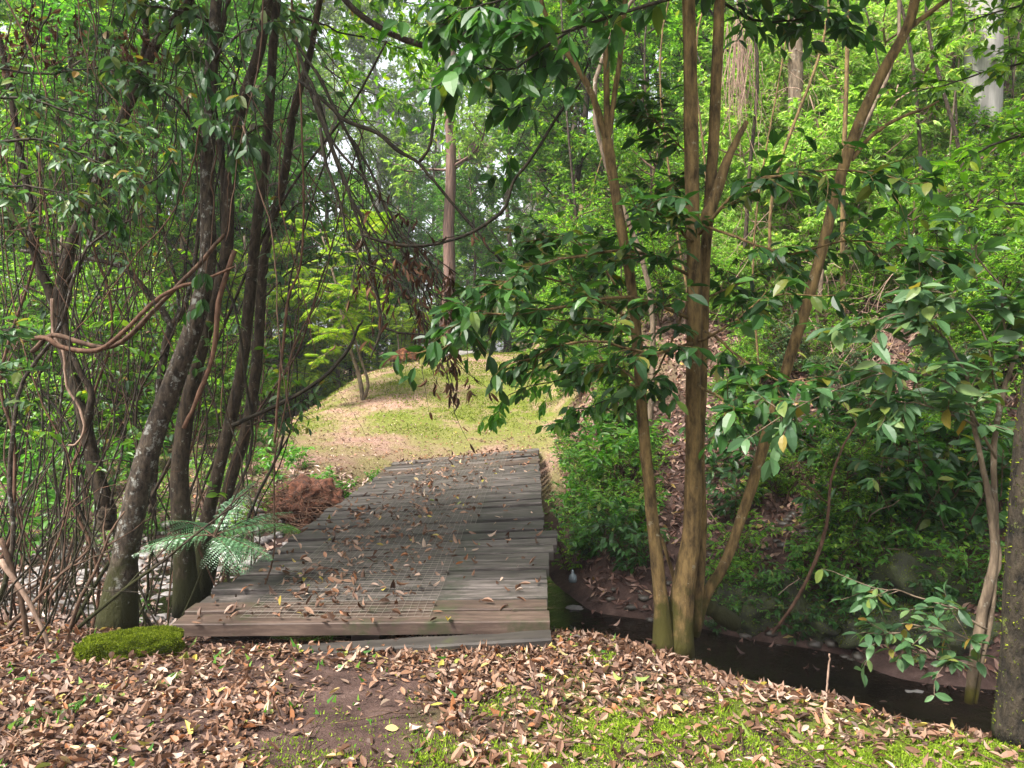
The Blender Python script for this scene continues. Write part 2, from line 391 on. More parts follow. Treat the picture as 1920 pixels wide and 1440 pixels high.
def groundmat():
    m, nt, out, N, Lk = nmat('forest_soil')
    tc = N('ShaderNodeTexCoord'); P = tc.outputs['Object']; sx = N('ShaderNodeSeparateXYZ'); Lk(P, sx.inputs[0])
    n1 = noise(nt, 5, 8, .7, P); soil = ramp(nt, [(.3, (.03,.016,.013)), (.55, (.085,.050,.041)), (.75, (.16,.105,.088))]); Lk(n1.outputs['Fac'], soil.inputs[0])
    n2 = noise(nt, 45, 6, .7, P); lit = ramp(nt, [(.35, (.14,.07,.045)), (.5, (.30,.18,.13)), (.62, (.40,.28,.22))]); Lk(n2.outputs['Fac'], lit.inputs[0])
    def mixc(f, a, b):
        mx = N('ShaderNodeMix'); mx.data_type = 'RGBA'
        Lk(f, mx.inputs['Factor']); Lk(a, mx.inputs['A']); Lk(b, mx.inputs['B']); return mx.outputs['Result']
    def mr(src, a, b, c=0, d=1):
        k = N('ShaderNodeMapRange'); k.inputs['From Min'].default_value = a; k.inputs['From Max'].default_value = b
        k.inputs['To Min'].default_value = c; k.inputs['To Max'].default_value = d; Lk(src, k.inputs['Value']); return k.outputs[0]
    def mul(a, b):
        k = N('ShaderNodeMath'); k.operation = 'MULTIPLY'; Lk(a, k.inputs[0]); Lk(b, k.inputs[1]); return k.outputs[0]
    # mossy turf on the mound beyond the bridge
    far = mul(mr(sx.outputs['Y'], 9.0, 13.5), mr(sx.outputs['X'], 3.2, 1.2))
    far = mul(far, mr(sx.outputs['X'], -14, -6, .0, 1))
    n3 = noise(nt, .75, 5, .65, P); msk = ramp(nt, [(.40, (0, 0, 0)), (.56, (1, 1, 1))]); Lk(n3.outputs['Fac'], msk.inputs[0])
    n4 = noise(nt, 30, 5, .8, P); turf = ramp(nt, [(.3, (.05,.07,.010)), (.5, (.115,.14,.018)), (.7, (.21,.21,.04))]); Lk(n4.outputs['Fac'], turf.inputs[0])
    base = mixc(far, soil.outputs[0], lit.outputs[0])
    base = mixc(mul(far, msk.outputs[0]), base, turf.outputs[0])
    # moss in the foreground
    near = mul(mr(sx.outputs['Y'], 3.9, 3.2), mr(sx.outputs['X'], -.5, .2))
    n5 = noise(nt, 1.6, 6, .7, P); mk = ramp(nt, [(.44, (0, 0, 0)), (.54, (1, 1, 1))]); Lk(n5.outputs['Fac'], mk.inputs[0])
    mo = ramp(nt, [(.3, (.05,.07,.006)), (.7, (.17,.23,.015))]); Lk(n2.outputs['Fac'], mo.inputs[0])
    base = mixc(mul(near, mk.outputs[0]), base, mo.outputs[0])
    p = N('ShaderNodeBsdfPrincipled'); Lk(base, p.inputs['Base Color']); p.inputs['Roughness'].default_value = .9
    p.inputs['Specular IOR Level'].default_value = .2
    b = N('ShaderNodeBump'); b.inputs['Strength'].default_value = .8; b.inputs['Distance'].default_value = .04
    Lk(n2.outputs['Fac'], b.inputs['Height']); Lk(b.outputs[0], p.inputs['Normal']); Lk(p.outputs[0], out.inputs[0])
    return m
M['ground'] = groundmat()

def watermat():
    m, nt, out, N, Lk = nmat('creek_water')
    tc = N('ShaderNodeTexCoord'); n = noise(nt, 5, 4, .6, tc.outputs['Object'])
    p = N('ShaderNodeBsdfPrincipled'); p.inputs['Base Color'].default_value = (.035, .024, .015, 1)
    p.inputs['Roughness'].default_value = .07; p.inputs['IOR'].default_value = 1.33; p.inputs['Specular IOR Level'].default_value = .42
    n2 = noise(nt, 2.2, 5, .7, tc.outputs['Object']); r = ramp(nt, [(.3, (.003,.002,.0015)), (.7, (.016,.011,.007))]); Lk(n2.outputs['Fac'], r.inputs[0]); Lk(r.outputs[0], p.inputs['Base Color'])
    b = N('ShaderNodeBump'); b.inputs['Strength'].default_value = .5; b.inputs['Distance'].default_value = .03
    Lk(n.outputs['Fac'], b.inputs['Height']); Lk(b.outputs[0], p.inputs['Normal']); Lk(p.outputs[0], out.inputs[0])
    return m
M['water'] = watermat()

def woodmat(name, stops, moss_amt=.6, mosscol=(.06,.08,.02), axis_scale=(1.2, 8, 8)):
    m, nt, out, N, Lk = nmat(name)
    tc = N('ShaderNodeTexCoord'); mp = N('ShaderNodeMapping'); mp.inputs['Scale'].default_value = axis_scale
    Lk(tc.outputs['Object'], mp.inputs['Vector'])
    oi = N('ShaderNodeObjectInfo'); va = N('ShaderNodeVectorMath'); va.operation = 'SCALE'
    cb = N('ShaderNodeCombineXYZ'); Lk(oi.outputs['Random'], cb.inputs[0]); Lk(oi.outputs['Random'], cb.inputs[2]); Lk(cb.outputs[0], va.inputs[0]); va.inputs['Scale'].default_value = 40
    ad = N('ShaderNodeVectorMath'); ad.operation = 'ADD'; Lk(mp.outputs[0], ad.inputs[0]); Lk(va.outputs[0], ad.inputs[1])
    n1 = noise(nt, 2.2, 8, .7, ad.outputs[0]); r = ramp(nt, stops); Lk(n1.outputs['Fac'], r.inputs[0])
    hsn = N('ShaderNodeHueSaturation'); mr = N('ShaderNodeMapRange'); mr.inputs['To Min'].default_value = .65; mr.inputs['To Max'].default_value = 1.35
    Lk(oi.outputs['Random'], mr.inputs['Value']); Lk(mr.outputs[0], hsn.inputs['Value']); Lk(r.outputs[0], hsn.inputs['Color'])
    n2 = noise(nt, 3.2, 6, .75, tc.outputs['Object']); rr = ramp(nt, [(moss_amt - .08, (0, 0, 0)), (moss_amt + .08, (1, 1, 1))]); Lk(n2.outputs['Fac'], rr.inputs[0])
    mx = N('ShaderNodeMix'); mx.data_type = 'RGBA'; Lk(rr.outputs[0], mx.inputs['Factor']); Lk(hsn.outputs[0], mx.inputs['A']); mx.inputs['B'].default_value = (*mosscol, 1)
    p = N('ShaderNodeBsdfPrincipled'); Lk(mx.outputs['Result'], p.inputs['Base Color']); p.inputs['Roughness'].default_value = .66
    p.inputs['Specular IOR Level'].default_value = .35
    b = N('ShaderNodeBump'); b.inputs['Strength'].default_value = .4; b.inputs['Distance'].default_value = .006
    Lk(n1.outputs['Fac'], b.inputs['Height']); Lk(b.outputs[0], p.inputs['Normal']); Lk(p.outputs[0], out.inputs[0])
    return m
M['plank'] = woodmat('weathered_plank', [(.3, (.015,.012,.010)), (.5, (.062,.051,.045)), (.7, (.155,.13,.12))], .60, (.036,.038,.025))
M['plank_red'] = woodmat('reddish_plank', [(.25, (.020,.012,.009)), (.5, (.058,.037,.028)), (.75, (.13,.09,.068))], .60, (.035,.04,.015))
M['bark_timber'] = woodmat('damp_timber', [(.3, (.018,.014,.012)), (.7, (.06,.05,.042))], .70, (.05,.055,.02))
M['moss_block'] = woodmat('moss_covered_timber', [(.3, (.03,.022,.012)), (.7, (.12,.08,.04))], .36, (.05,.07,.006), (5, 5, 5))
M['moss_block'].node_tree.nodes['Principled BSDF'].inputs['Roughness'].default_value = .95
def plain(name, col, rough=.6, metal=0.0, bump=0, scale=20, c2=None):
    m, nt, out, N, Lk = nmat(name)
    p = N('ShaderNodeBsdfPrincipled'); p.inputs['Roughness'].default_value = rough; p.inputs['Metallic'].default_value = metal
    tc = N('ShaderNodeTexCoord'); n = noise(nt, scale, 6, .7, tc.outputs['Object'])
    r = ramp(nt, [(.35, col), (.65, c2 or tuple(c * 1.6 for c in col))]); Lk(n.outputs['Fac'], r.inputs[0]); Lk(r.outputs[0], p.inputs['Base Color'])
    if bump:
        b = N('ShaderNodeBump'); b.inputs['Strength'].default_value = bump; b.inputs['Distance'].default_value = .03
        Lk(n.outputs['Fac'], b.inputs['Height']); Lk(b.outputs[0], p.inputs['Normal'])
    Lk(p.outputs[0], out.inputs[0]); return m
M['wire'] = plain('rusty_galvanised_wire', (.15,.13,.105), .5, .3)
M['stone'] = plain('grey_stone', (.12,.11,.10), .6, 0, .5, 14)
M['pebble'] = plain('creek_pebble', (.10,.085,.08), .5, 0, .3, 9, (.30,.27,.26))
M['pebble_dark'] = plain('wet_pebble', (.03,.024,.018), .4, 0, .3, 9, (.09,.075,.06))
M['rock_moss'] = plain('mossy_rock', (.016,.014,.010), .8, 0, 1.0, 5, (.045,.055,.014))
M['soil_red'] = plain('exposed_red_soil', (.025,.010,.006), .95, 0, 1.0, 12, (.17,.06,.03))
M['glass_white'] = plain('milky_plastic', (.10,.12,.13), .25, 0, 0, 10)

# ------------------------------------------------------------------ ground and water
def grid_mesh(name, X, Y, Z, mat):
    nx, ny = Z.shape
    V = np.stack([np.repeat(X, ny), np.tile(Y, nx), Z.ravel()], -1)
    i = np.arange(nx - 1)[:, None] * ny + np.arange(ny - 1)[None]
    q = np.stack([i, i + ny, i + ny + 1, i + 1], -1).reshape(-1, 4)
    mb = MB(); mb.add(V, [q], True); return mb.build(name, mat)
tag(grid_mesh('ground', GX, GY, GZ, M['ground']), kind='structure')
WZ = -.70
wb = MB()
wx = np.array([-5.2, -3.4, -1.8, -.5, .6, 1.2, 2, 3, 4.5, 8, 14]); wy0 = np.array([7.2, 6.4, 6.0, 5.9, 5.8, 5.0, 4.1, 3.5, 2.8, .9, -3.4]); wy1 = np.array([8.9, 8.8, 9.2, 9.3, 9.0, 7.0, 6.6, 6.1, 5.2, 3.9, .3])
wv = np.vstack([np.stack([wx, wy0, np.full(11, WZ)], -1), np.stack([wx, wy1, np.full(11, WZ)], -1)])
wb.add(wv, [[(i, i + 1, i + 12, i + 11) for i in range(10)]])
tag(wb.build('creek_water', M['water']), kind='structure')

# ------------------------------------------------------------------ footbridge
def deck(t, s):
    """t along (0 near .. 1 far), s across (0 left .. 1 right): point on the deck's top"""
    L0, L1 = at(318, 1172, 4.42), at(744, 864, 11.3)
    R0, R1 = at(1031, 1170, 4.42), at(1009, 838, 12.0)
    return (L0 * (1 - s) + R0 * s) * (1 - t) + (L1 * (1 - s) + R1 * s) * t
bridge = empty('wooden_footbridge', 'weathered grey plank footbridge with wire netting laid over its wet deck', 'footbridge')
rg = np.random.default_rng(5)
NP = 34
def plank_frame(t0, t1, e0=0.0, e1=1.0, th=.075):
    a, b, c, d = deck(t0, e0), deck(t0, e1), deck(t1, e1), deck(t1, e0)
    return a, b, c, d
for k in range(NP):
    gap = .13 + rg.uniform(0, .09); t0 = k / NP + gap / NP * .5; t1 = (k + 1) / NP - gap / NP * .5
    e0 = rg.normal(0, .006); e1 = 1 + rg.normal(0, .004)
    if k in (7, 8, 9): e1 += .035 - .01 * (k - 7) * (-1)
    if k in (5, 6): e1 += .012
    if k in (0,): e0, e1, t1 = 0, 1.0, t1 + .03 / NP
    if k == NP - 1: e0 = -.02
    th = .075; nx = 22
    mb = MB(); c0 = deck((t0 + t1) / 2, .5)
    dz = rg.normal(0, .007); tilt = rg.normal(0, .005); tw = rg.normal(0, .006) / NP
    V = []
    bv = .006
    for i in range(nx + 1):
        s_ = e0 + (e1 - e0) * i / nx
        A, B = deck(t0 + rg.normal(0, .0015) / 1 * .12 + tw, s_), deck(t1 + rg.normal(0, .0015) * .12, s_)
        d = B - A; dl = np.linalg.norm(d); d = d / dl; up = np.array([0, 0, 1.0])
        zz = dz + tilt * (2 * i / nx - 1) + rg.normal(0, .0008)
        V += [A + up * (zz - th), A + up * (zz - bv), A + d * bv + up * zz, B - d * bv + up * zz, B + up * (zz - bv), B + up * (zz - th)]
    V = np.array(V) - c0
    q = []
    for i in range(nx):
        for j in range(6):
            a = i * 6 + j; b = i * 6 + (j + 1) % 6; q.append((a, b, b + 6, a + 6))
    m6 = nx * 6
    mb.add(V, [q, [(5, 4, 1, 0), (4, 3, 2, 1), (m6, m6 + 1, m6 + 4, m6 + 5), (m6 + 1, m6 + 2, m6 + 3, m6 + 4)]])
    o = mb.build('plank', M['plank_red'] if k in (0, 1, 27, 28, 31) else M['plank'], bridge); o.location = c0
for s_ in (.12, .5, .88):
    mb = MB(); a = deck(0.02, s_) - [0, 0, .2]; b = deck(.99, s_) - [0, 0, .2]
    d = unit(b - a); sx_ = unit(np.cross(d, [0, 0, 1])); up_ = np.cross(sx_, d)
    mb.box((a + b) / 2, (np.linalg.norm(b - a) / 2, .09, .12), np.stack([d, sx_, up_], -1)); mb.build('bearer', M['plank_red'], bridge)
# netting over the planks
mb = MB()
def wire(pts, r=.0013):
    mb.tube(pts, r, 3, False)
for panel, (ta, tb, sa, sb, sk) in enumerate([(.012, .34, .17, .68, .0), (.335, .66, .23, .72, .01), (.655, .97, .26, .78, .0)]):
    ns = int((sb - sa) * 2.3 / .05)
    for i in range(ns + 1):
        s_ = sa + (sb - sa) * i / ns
        pts = np.array([deck(t, s_ + sk * (t - ta) + .002 * math.sin(t * 40 + i)) + [0, 0, .012 + .006 * vnoise(t * 60, i * .3, 1, 7)] for t in np.linspace(ta, tb, 60)])
        wire(pts)
    nt_ = int((tb - ta) * 7.2 / .05)
    for i in range(nt_ + 1):
        t = ta + (tb - ta) * i / nt_
        wire(np.array([deck(t + .0006 * math.sin(s_ * 50 + i), s_) + [0, 0, .012 + .006 * vnoise(t * 60, s_ * 20, 1, 7)] for s_ in np.linspace(sa, sb, 12)]))
mb.build('wire_netting', M['wire'], bridge)
rebase_loc = deck(0, .5); rebase_loc[2] = 0
for c in list(bridge.children): c.location = Vector(c.location) - Vector(rebase_loc)
bridge.location = rebase_loc

def timber(name, a, b, hw, hh, mat, label, cat, rough_=.004, seed=0, n=14, rnd=False):
    r = np.random.default_rng(seed); a = np.asarray(a, float); b = np.asarray(b, float); c = (a + b) / 2
    d = unit(b - a); sd_ = unit(np.cross(d, [0, 0, 1])); up = np.cross(sd_, d)
    prof = [(-1, -1), (1, -1), (1.0, .8), (.85, 1), (-.85, 1), (-1, .8)] if not rnd else [(-.9, -1), (.9, -1), (1.0, .2), (.62, .95), (-.62, .95), (-1, .2)]
    V = []
    for i in range(n + 1):
        p = a + (b - a) * i / n; kk = 1 - (.25 * abs(2 * i / n - 1) ** 6 if rnd else 0); kk *= 1 + (.16 * (vnoise(i * .45, seed, 1, seed) - .5) if rnd else 0)
        for u_, v_ in prof: V.append(p + sd_ * (u_ * hw * kk + r.normal(0, rough_)) + up * (v_ * hh * kk + r.normal(0, rough_)) - c)
    q = [(i * 6 + j, i * 6 + (j + 1) % 6, i * 6 + 6 + (j + 1) % 6, i * 6 + 6 + j) for i in range(n) for j in range(6)]
    e = n * 6
    mb = MB(); mb.add(V, [q, [(5, 4, 1, 0), (4, 3, 2, 1), (e, e + 1, e + 4, e + 5), (e + 1, e + 2, e + 3, e + 4)]])
    o = mb.build(name, mat); o.location = c; return tag(o, label, cat)
timber('sill_timber', at(330, 1246, 4.30), at(1034, 1206, 4.30), .07, .055, M['bark_timber'], 'grey sill timber half buried in leaves under the front end of the footbridge', 'timber', .003, 3)
timber('end_timber', at(700, 874, 11.45), at(748, 868, 11.6), .09, .06, M['moss_block'], 'short mossy timber end beside the far left corner of the footbridge', 'timber', .006, 4, 5)
def moss_fur(o, n, seed, up=.3):
    r = np.random.default_rng(seed); me = o.data
    P = []; Nn = []
    fs = list(me.polygons); ar = np.array([f.area if f.normal.z > -.2 else 0 for f in fs]); ar /= ar.sum()
    for i in r.choice(len(fs), n, p=ar):
        f = fs[i]; vs = [np.array(me.vertices[j].co) for j in f.vertices]
        wts = r.dirichlet(np.ones(len(vs))); P.append(sum(w_ * v_ for w_, v_ in zip(wts, vs))); Nn.append(np.array(f.normal))
    P = np.array(P); Nn = np.array(Nn)
    mb = MB(); D = unit(Nn + r.normal(0, .5, (n, 3)) + [0, 0, up])
    mb.leaves(T_BLADE, P, D, r.normal(0, 1, (n, 3)), r.uniform(.006, .018, n), .007)
    return tag(mb.build('moss_cover', M['moss_dull'], o), kind='stuff')

# ------------------------------------------------------------------ rocks, stones
def rock(name, c, r3, mat, label, cat, seed, group=None, sub=3, fur=0, boxy=0):
    import bmesh
    bm = bmesh.new(); bmesh.ops.create_icosphere(bm, subdivisions=sub, radius=1)
    from mathutils import noise as mn
    for v in bm.verts:
        p = v.co.copy(); k = (1 if not boxy else 1 / (abs(p.x) ** 5 + abs(p.y) ** 5 + abs(p.z) ** 5) ** .2) + (1 - boxy * 2.2) * .45 * mn.noise(p * 1.5 + Vector((seed * 3.1, 0, 0))) + .22 * mn.noise(p * 3.5 + Vector((0, seed, 0))) + .12 * mn.noise(p * 8 + Vector((0, seed, 0)))
        v.co = Vector((p.x * r3[0] * k, p.y * r3[1] * k, p.z * r3[2] * k))
    me = bpy.data.meshes.new(name); bm.to_mesh(me); bm.free()
    for f in me.polygons: f.use_smooth = True
    me.materials.append(mat); o = bpy.data.objects.new(name, me); COL.objects.link(o); o.location = c
    if fur: moss_fur(o, fur, seed)
    return tag(o, label, cat, group)
mossy = rock('mossy_sleeper', Vector((at(166, 1228, 4.02) + at(318, 1218, 4.25)) / 2) - Vector((0, 0, .02)), (.245, .125, .12), M['moss_block'], 'rounded old timber sleeper covered in bright green moss left of the footbridge', 'timber', 8, None, 5, 0, .32)
mossy.rotation_euler = (0, 0, .38); moss_fur(mossy, 34000, 3, .1)
rocks = [(1350, 1120, .16, .8), (1385, 1150, .22, .8), (1430, 1170, .24, .9), (1500, 1150, .14, 1.6), (1560, 1190, .25, .6), (1640, 1200, .26, .6), (1745, 1135, .36, .85), (1690, 1195, .3, .6), (1800, 1210, .3, .6), (1300, 1150, .2, .6)]
rl = ['small mossy rock on the far creek bank nearest the forked tree', 'round mossy rock at the water line under the leaning stem', 'mossy rock beside the tall thin mossy stump', 'tall narrow moss covered rock standing at the water edge', 'dark wet rock low at the far water edge behind the twig',
      'flat dark rock under the drooping leafy branch', 'biggest moss covered boulder on the far bank at right', 'dark rock below the left foot of the big boulder', 'dark rock below the right side of the big boulder', 'shaded wet rock half hidden behind the forked trunks']
for i, ((px, py, r_, asp), lb) in enumerate(zip(rocks, rl)):
    p = gnd(px, py); rock('mossy_rock', (p[0], p[1] + r_ * .4, p[2] + r_ * asp * .3), (r_, r_ * .8, r_ * asp), M['rock_moss'], lb, 'rock', i + 1, 'mossy rocks along the far creek bank', 4, int(1500 * (r_ / .25) ** 2))
for (px, py, r_, lb) in [(1708, 1322, .10, 'smooth grey stone at the edge of the near bank beside the creek'), (1078, 1150, .08, 'pale stone beside the right corner of the footbridge'), 
                         (128 + 250, 874, .16, 'brown stump like stone on the leafy bank behind the left trunks')]:
    p = gnd(px, py); rock('stone', (p[0], p[1], p[2] + r_ * .2), (r_ * 1.3, r_, r_ * .7), M['stone'], lb, 'stone', int(px), None)
for i, (px, py, Y, r_) in enumerate([(850, 672, 22, .3), (872, 668, 22.3, .25), (840, 664, 22.8, .3)]):
    p = at(px, py, Y); rock('flat_stone', (p[0], p[1], height(p[0], p[1]) + .05), (r_ * 1.6, r_, r_ * .4), M['stone'], ['flat grey stone lying nearest on the crest of the mound', 'flat grey stone at the right on the crest of the mound', 'flat grey stone at the back left on the crest of the mound'][i], 'stone', 60 + i)
# white bottle
p = at(1074, 1082, 6.9)
mb = MB(); zz = np.array([-.05, -.045, -.02, .015, .03, .045, .06]); rr_ = np.array([.02, .035, .042, .036, .015, .012, .013])
mb.tube(np.stack([zz * 0, zz * .3, zz], -1), rr_, 12); o = mb.build('plastic_bottle', M['glass_white']); o.location = p
tag(o, 'small pale plastic bottle lying on the earth bank right of the footbridge', 'bottle')
# pebbles
def pebbles(n, box, rmin, rmax, seed, mat):
    r = np.random.default_rng(seed); mb = MB()
    import bmesh
    bm = bmesh.new(); bmesh.ops.create_icosphere(bm, subdivisions=1, radius=1)
    bv = np.array([v.co for v in bm.verts]); bf = np.array([[v.index for v in f.verts] for f in bm.faces]); bm.free()
    x = r.uniform(box[0], box[1], n); y = r.uniform(box[2], box[3], n); z = height(x, y)
    for i in range(n):
        s_ = r.uniform(rmin, rmax); k = bv * (1 + r.normal(0, .12, (len(bv), 1))) * [s_ * 1.3, s_, s_ * .6]; a = r.uniform(0, 6.3)
        R = np.array([[math.cos(a), -math.sin(a), 0], [math.sin(a), math.cos(a), 0], [0, 0, 1]])
        mb.add(k @ R.T + [x[i], y[i], z[i]], [bf], True)
    return mb.build('creek_pebbles', mat)
tag(pebbles(1100, (-7.5, -1.9, 6.2, 9.2), .03, .09, 2, M['pebble']), 'rounded grey pebbles in the dry creek bed left of the footbridge', 'pebbles', kind='stuff')
tag(pebbles(350, (.9, 4, 5.6, 7), .02, .06, 3, M['pebble_dark']), 'dark pebbles along the far water edge at right', 'pebbles', kind='stuff')

# red soil bank with roots
sp = at(565, 950, 8.9)
rock('soil_mound', (sp[0], sp[1] + .1, height(sp[0], sp[1] + .1) - .02), (.42, .34, .30), M['soil_red'], 'mound of exposed red soil and roots left of the footbridge', 'soil mound', 77, None, 5)
mb = MB(); r = np.random.default_rng(12)
for i in range(240):
    a = sp + r.normal(0, 1, 3) * [.35, .12, .16] + [0, -.3, .0]
    d = r.normal(0, 1, 3) * [.3, .12, .16] + [0, 0, -.05]
    Q = smooth_path([a, a + d * .4 + r.normal(0, .04, 3), a + d * .8], 6); mb.tube(Q, [.006, .005, .005, .004, .003, .002], 3)
tag(mb.build('exposed_roots', M['liana']), 'tangle of thin reddish roots hanging out of the red soil mound', 'roots', kind='stuff')

# ------------------------------------------------------------------ fallen leaves, moss, grass (uncountable)
def litter(name, label, n, xr, yr, L, mat, seed, dens=None, hi=True, zjit=.02, tilt=.45, zf=None, wr=(.3, .5)):
    r = np.random.default_rng(seed)
    x = r.uniform(*xr, n); y = r.uniform(*yr, n)
    if dens is not None:
        k = r.uniform(0, 1, n) < dens(x, y); x, y = x[k], y[k]
    n = len(x); z = height(x, y) + .004 if zf is None else zf(x, y)
    N_ = unit((slope_n(x, y) if zf is None else np.tile([0, 0, 1.0], (n, 1))) + r.normal(0, tilt, (n, 3)))
    D = unit(r.normal(0, 1, (n, 3)) * [1, 1, .15]); D = unit(D - N_ * (D * N_).sum(-1, keepdims=True))
    ln = r.uniform(L[0], L[1], n); P = np.stack([x, y, z + r.uniform(0, zjit, n)], -1) - D * ln[:, None] * .5
    P[:, 2] += np.abs(D[:, 2]) * ln * .3
    mb = MB(); wd = ln * r.uniform(*wr, n)
    if hi:
        idx = r.integers(0, len(T_CURL), n)
        for i in range(len(T_CURL)):
            k = idx == i; mb.leaves(T_CURL[i], P[k], D[k], N_[k], ln[k], wd[k])
    else: mb.leaves(T_LO, P, D, N_, ln, wd)
    o = mb.build(name, mat); return tag(o, label, 'leaf litter', kind='stuff')

def bank_y(x): return np.interp(x, [-14, -8, -3.6, -1.8, .4, .62, .95, 1.5, 2.3, 4, 8], [5.5, 5.0, 4.6, 4.6, 4.7, 4.5, 4.1, 3.55, 3.1, 2.3, .4])
def bare(x, y):      # 0..1 where the soil shows through
    p = (vnoise(x, y, .55, 21) * .6 + vnoise(x, y, .18, 22) * .4)
    cx = np.exp(-((x + .66 + .25 * (y - 3.2)) / .40) ** 2 - ((y - 3.3) / .75) ** 2) * (.75 + .5 * vnoise(x, y, .12, 23))
    return np.clip(cx * 1.5 + (p - .62) * 2.2, 0, 1)
def mossm(x, y):
    n_ = vnoise(x, y, .5, 31) * .55 + vnoise(x, y, .16, 32) * .45
    n_ = n_ + .12 * np.clip((x + .3) * 1.5, 0, 1) * np.clip((3.16 - y) * 5, 0, 1) * np.clip((2.1 - x) * 2, 0, 1)
    lim = np.clip((3.24 - y - np.clip(-x, 0, 3) * .12) * 1.1, -1, 1) * .6 + np.clip((x + .55) * .4, -.65, .3)
    return np.clip((n_ - .60 + lim * .5) * 6, 0, 1)
def dens_near(x, y):
    d = (.97 - .9 * bare(x, y)) * np.clip(1.25 - .9 * vnoise(x, y, .28, 91), .3, 1)
    d = d * (1 - .70 * mossm(x, y))
    return np.where(y > bank_y(x) + .35, .25, d) * np.where((y > 4.36) & (x > -2.1) & (x < .2), 0, 1)
litter('fallen_leaves', 'thick brown and pinkish fallen leaves on the ground before the footbridge', 56000, (-4.5, 3.6), (2.3, 5.1), (.02, .066), M['litter'], 11, dens_near, zjit=.02, tilt=.30, wr=(.28, .6))
litter('leaf_fragments', 'small dry leaf fragments between the fallen leaves in front', 30000, (-4.5, 3.4), (2.3, 5.0), (.012, .04), M['litter'], 12, lambda x, y: .8 * (1 - .8 * bare(x, y)) - .3 * mossm(x, y), False, .006, .3)
litter('creek_bed_leaves', 'pale fallen leaves covering the dry creek bed at left', 15000, (-11, -1.7), (4.8, 10.5), (.05, .11), M['litter_pale'], 13, lambda x, y: .9 - .5 * vnoise(x, y, .6, 5))
litter('hillside_leaves', 'dark brown fallen leaves on the steep bank across the creek', 32000, (.7, 9), (4.2, 13), (.06, .12), M['litter_dark'], 14, lambda x, y: np.where(height(x, y) < -.66, .05, .9), False, .03, .6)
litter('mound_leaves', 'scattered dry leaves over the grassy mound beyond the footbridge', 42000, (-8, 3.2), (8.6, 26), (.03, .065), M['litter'], 15, lambda x, y: np.where(height(x, y) < -.3, .1, np.clip(.18 + 1.1 * (vnoise(x, y, 1.3, 44) * .6 + vnoise(x, y, .4, 45) * .4 - .33) + np.clip((13.2 - y) * .35, 0, .7) + np.clip((-1.6 - x) * .25, 0, .5), 0, .95)), False, .012, .35)
# on the deck
def deck_ts(n, seed, dens):
    r = np.random.default_rng(seed); t = r.uniform(0, 1, n) ** 1.0; s_ = r.uniform(.02, .98, n); k = r.uniform(0, 1, n) < dens(t, s_)
    return t[k], s_[k]
def deck_dens(t, s_):
    band = np.exp(-((s_ - (.33 + .12 * t)) / .2) ** 2) * np.clip(1.1 - t * .9, .2, 1)
    return np.clip(.10 + band * 1.25 * (vnoise(t * 40, s_ * 9, 1, 51) ** 1.5) * 1.6 + np.clip((t - .9) * 7, 0, .8), 0, 1)
t_, s_ = deck_ts(4200, 61, deck_dens)
P_ = np.array([deck(a, b) for a, b in zip(t_, s_)])
r = np.random.default_rng(62); n = len(P_)
N_ = unit(np.tile([0, 0, 1.0], (n, 1)) + r.normal(0, .35, (n, 3))); D_ = unit(r.normal(0, 1, (n, 3)) * [1, 1, .1]); D_ = unit(D_ - N_ * (D_ * N_).sum(-1, keepdims=True))
ln = r.uniform(.035, .085, n); P_[:, 2] += .014 + np.abs(D_[:, 2]) * ln * .5; P_ -= D_ * ln[:, None] * .5
mb = MB(); idx = r.integers(0, 7, n)
for i in range(7):
    k = idx == i; mb.leaves(T_CURL[i], P_[k], D_[k], N_[k], ln[k], ln[k] * r.uniform(.3, .5, k.sum()))
tag(mb.build('deck_leaves', M['litter']), 'curled brown leaves scattered over the footbridge deck', 'leaf litter', kind='stuff')
litter('floating_leaves', 'few dead leaves floating on the dark creek water', 700, (.6, 5), (2.8, 7), (.03, .08), M['litter_dark'], 17, lambda x, y: np.where(height(x, y) < WZ - .01, vnoise(x, y, .5, 8) ** 2, 0) * 1.0, True, .002, .06, lambda x, y: np.full(len(x), WZ + .004))
# moss tufts in front
def tufts(name, label, cat, n, xr, yr, dens, L, W, mat, seed, lean=.5, hexp=1.0):
    r = np.random.default_rng(seed); x = r.uniform(*xr, n); y = r.uniform(*yr, n); k = r.uniform(0, 1, n) < dens(x, y); x, y = x[k], y[k]; n = len(x)
    P = np.stack([x, y, height(x, y) - .002], -1); D = unit(slope_n(x, y) + r.normal(0, lean, (n, 3)))
    mb = MB(); bump_ = .5 + vnoise(x, y, .06, seed) * hexp
    P[:, 2] += (bump_ - .5) * L[1] * .8
    mb.leaves(T_BLADE, P, D, r.normal(0, 1, (n, 3)), r.uniform(L[0], L[1], n) * bump_, W)
    return tag(mb.build(name, mat), label, cat, kind='stuff')
tufts('moss', 'bright green moss carpet across the front of the picture', 'moss', 230000, (-3.2, 3.6), (2.3, 4.3), lambda x, y: mossm(x, y) * .95 * (1 - .9 * bare(x, y)), (.008, .02), .006, M['moss'], 71, .7)
tufts('grass', 'short yellow green mossy turf on the mound', 'grass', 150000, (-6, 2.6), (9.5, 26), lambda x, y: np.clip((vnoise(x, y, 1.3, 44) * -.6 - vnoise(x, y, .4, 45) * .4 + .62) * 3 - np.clip((-2 - x) * .3, 0, .8), 0, .8) * (height(x, y) > -.1) * (y > 12.4), (.02, .045), .02, M['grass'], 72, .5)
tufts('small_weeds', 'tiny green seedlings and weeds scattered through the leaf litter', 'weeds', 900, (-4, 3.2), (2.5, 4.6), lambda x, y: vnoise(x, y, .5, 81) > .6, (.02, .05), .02, M['leaf_fresh'], 73, 1.0)
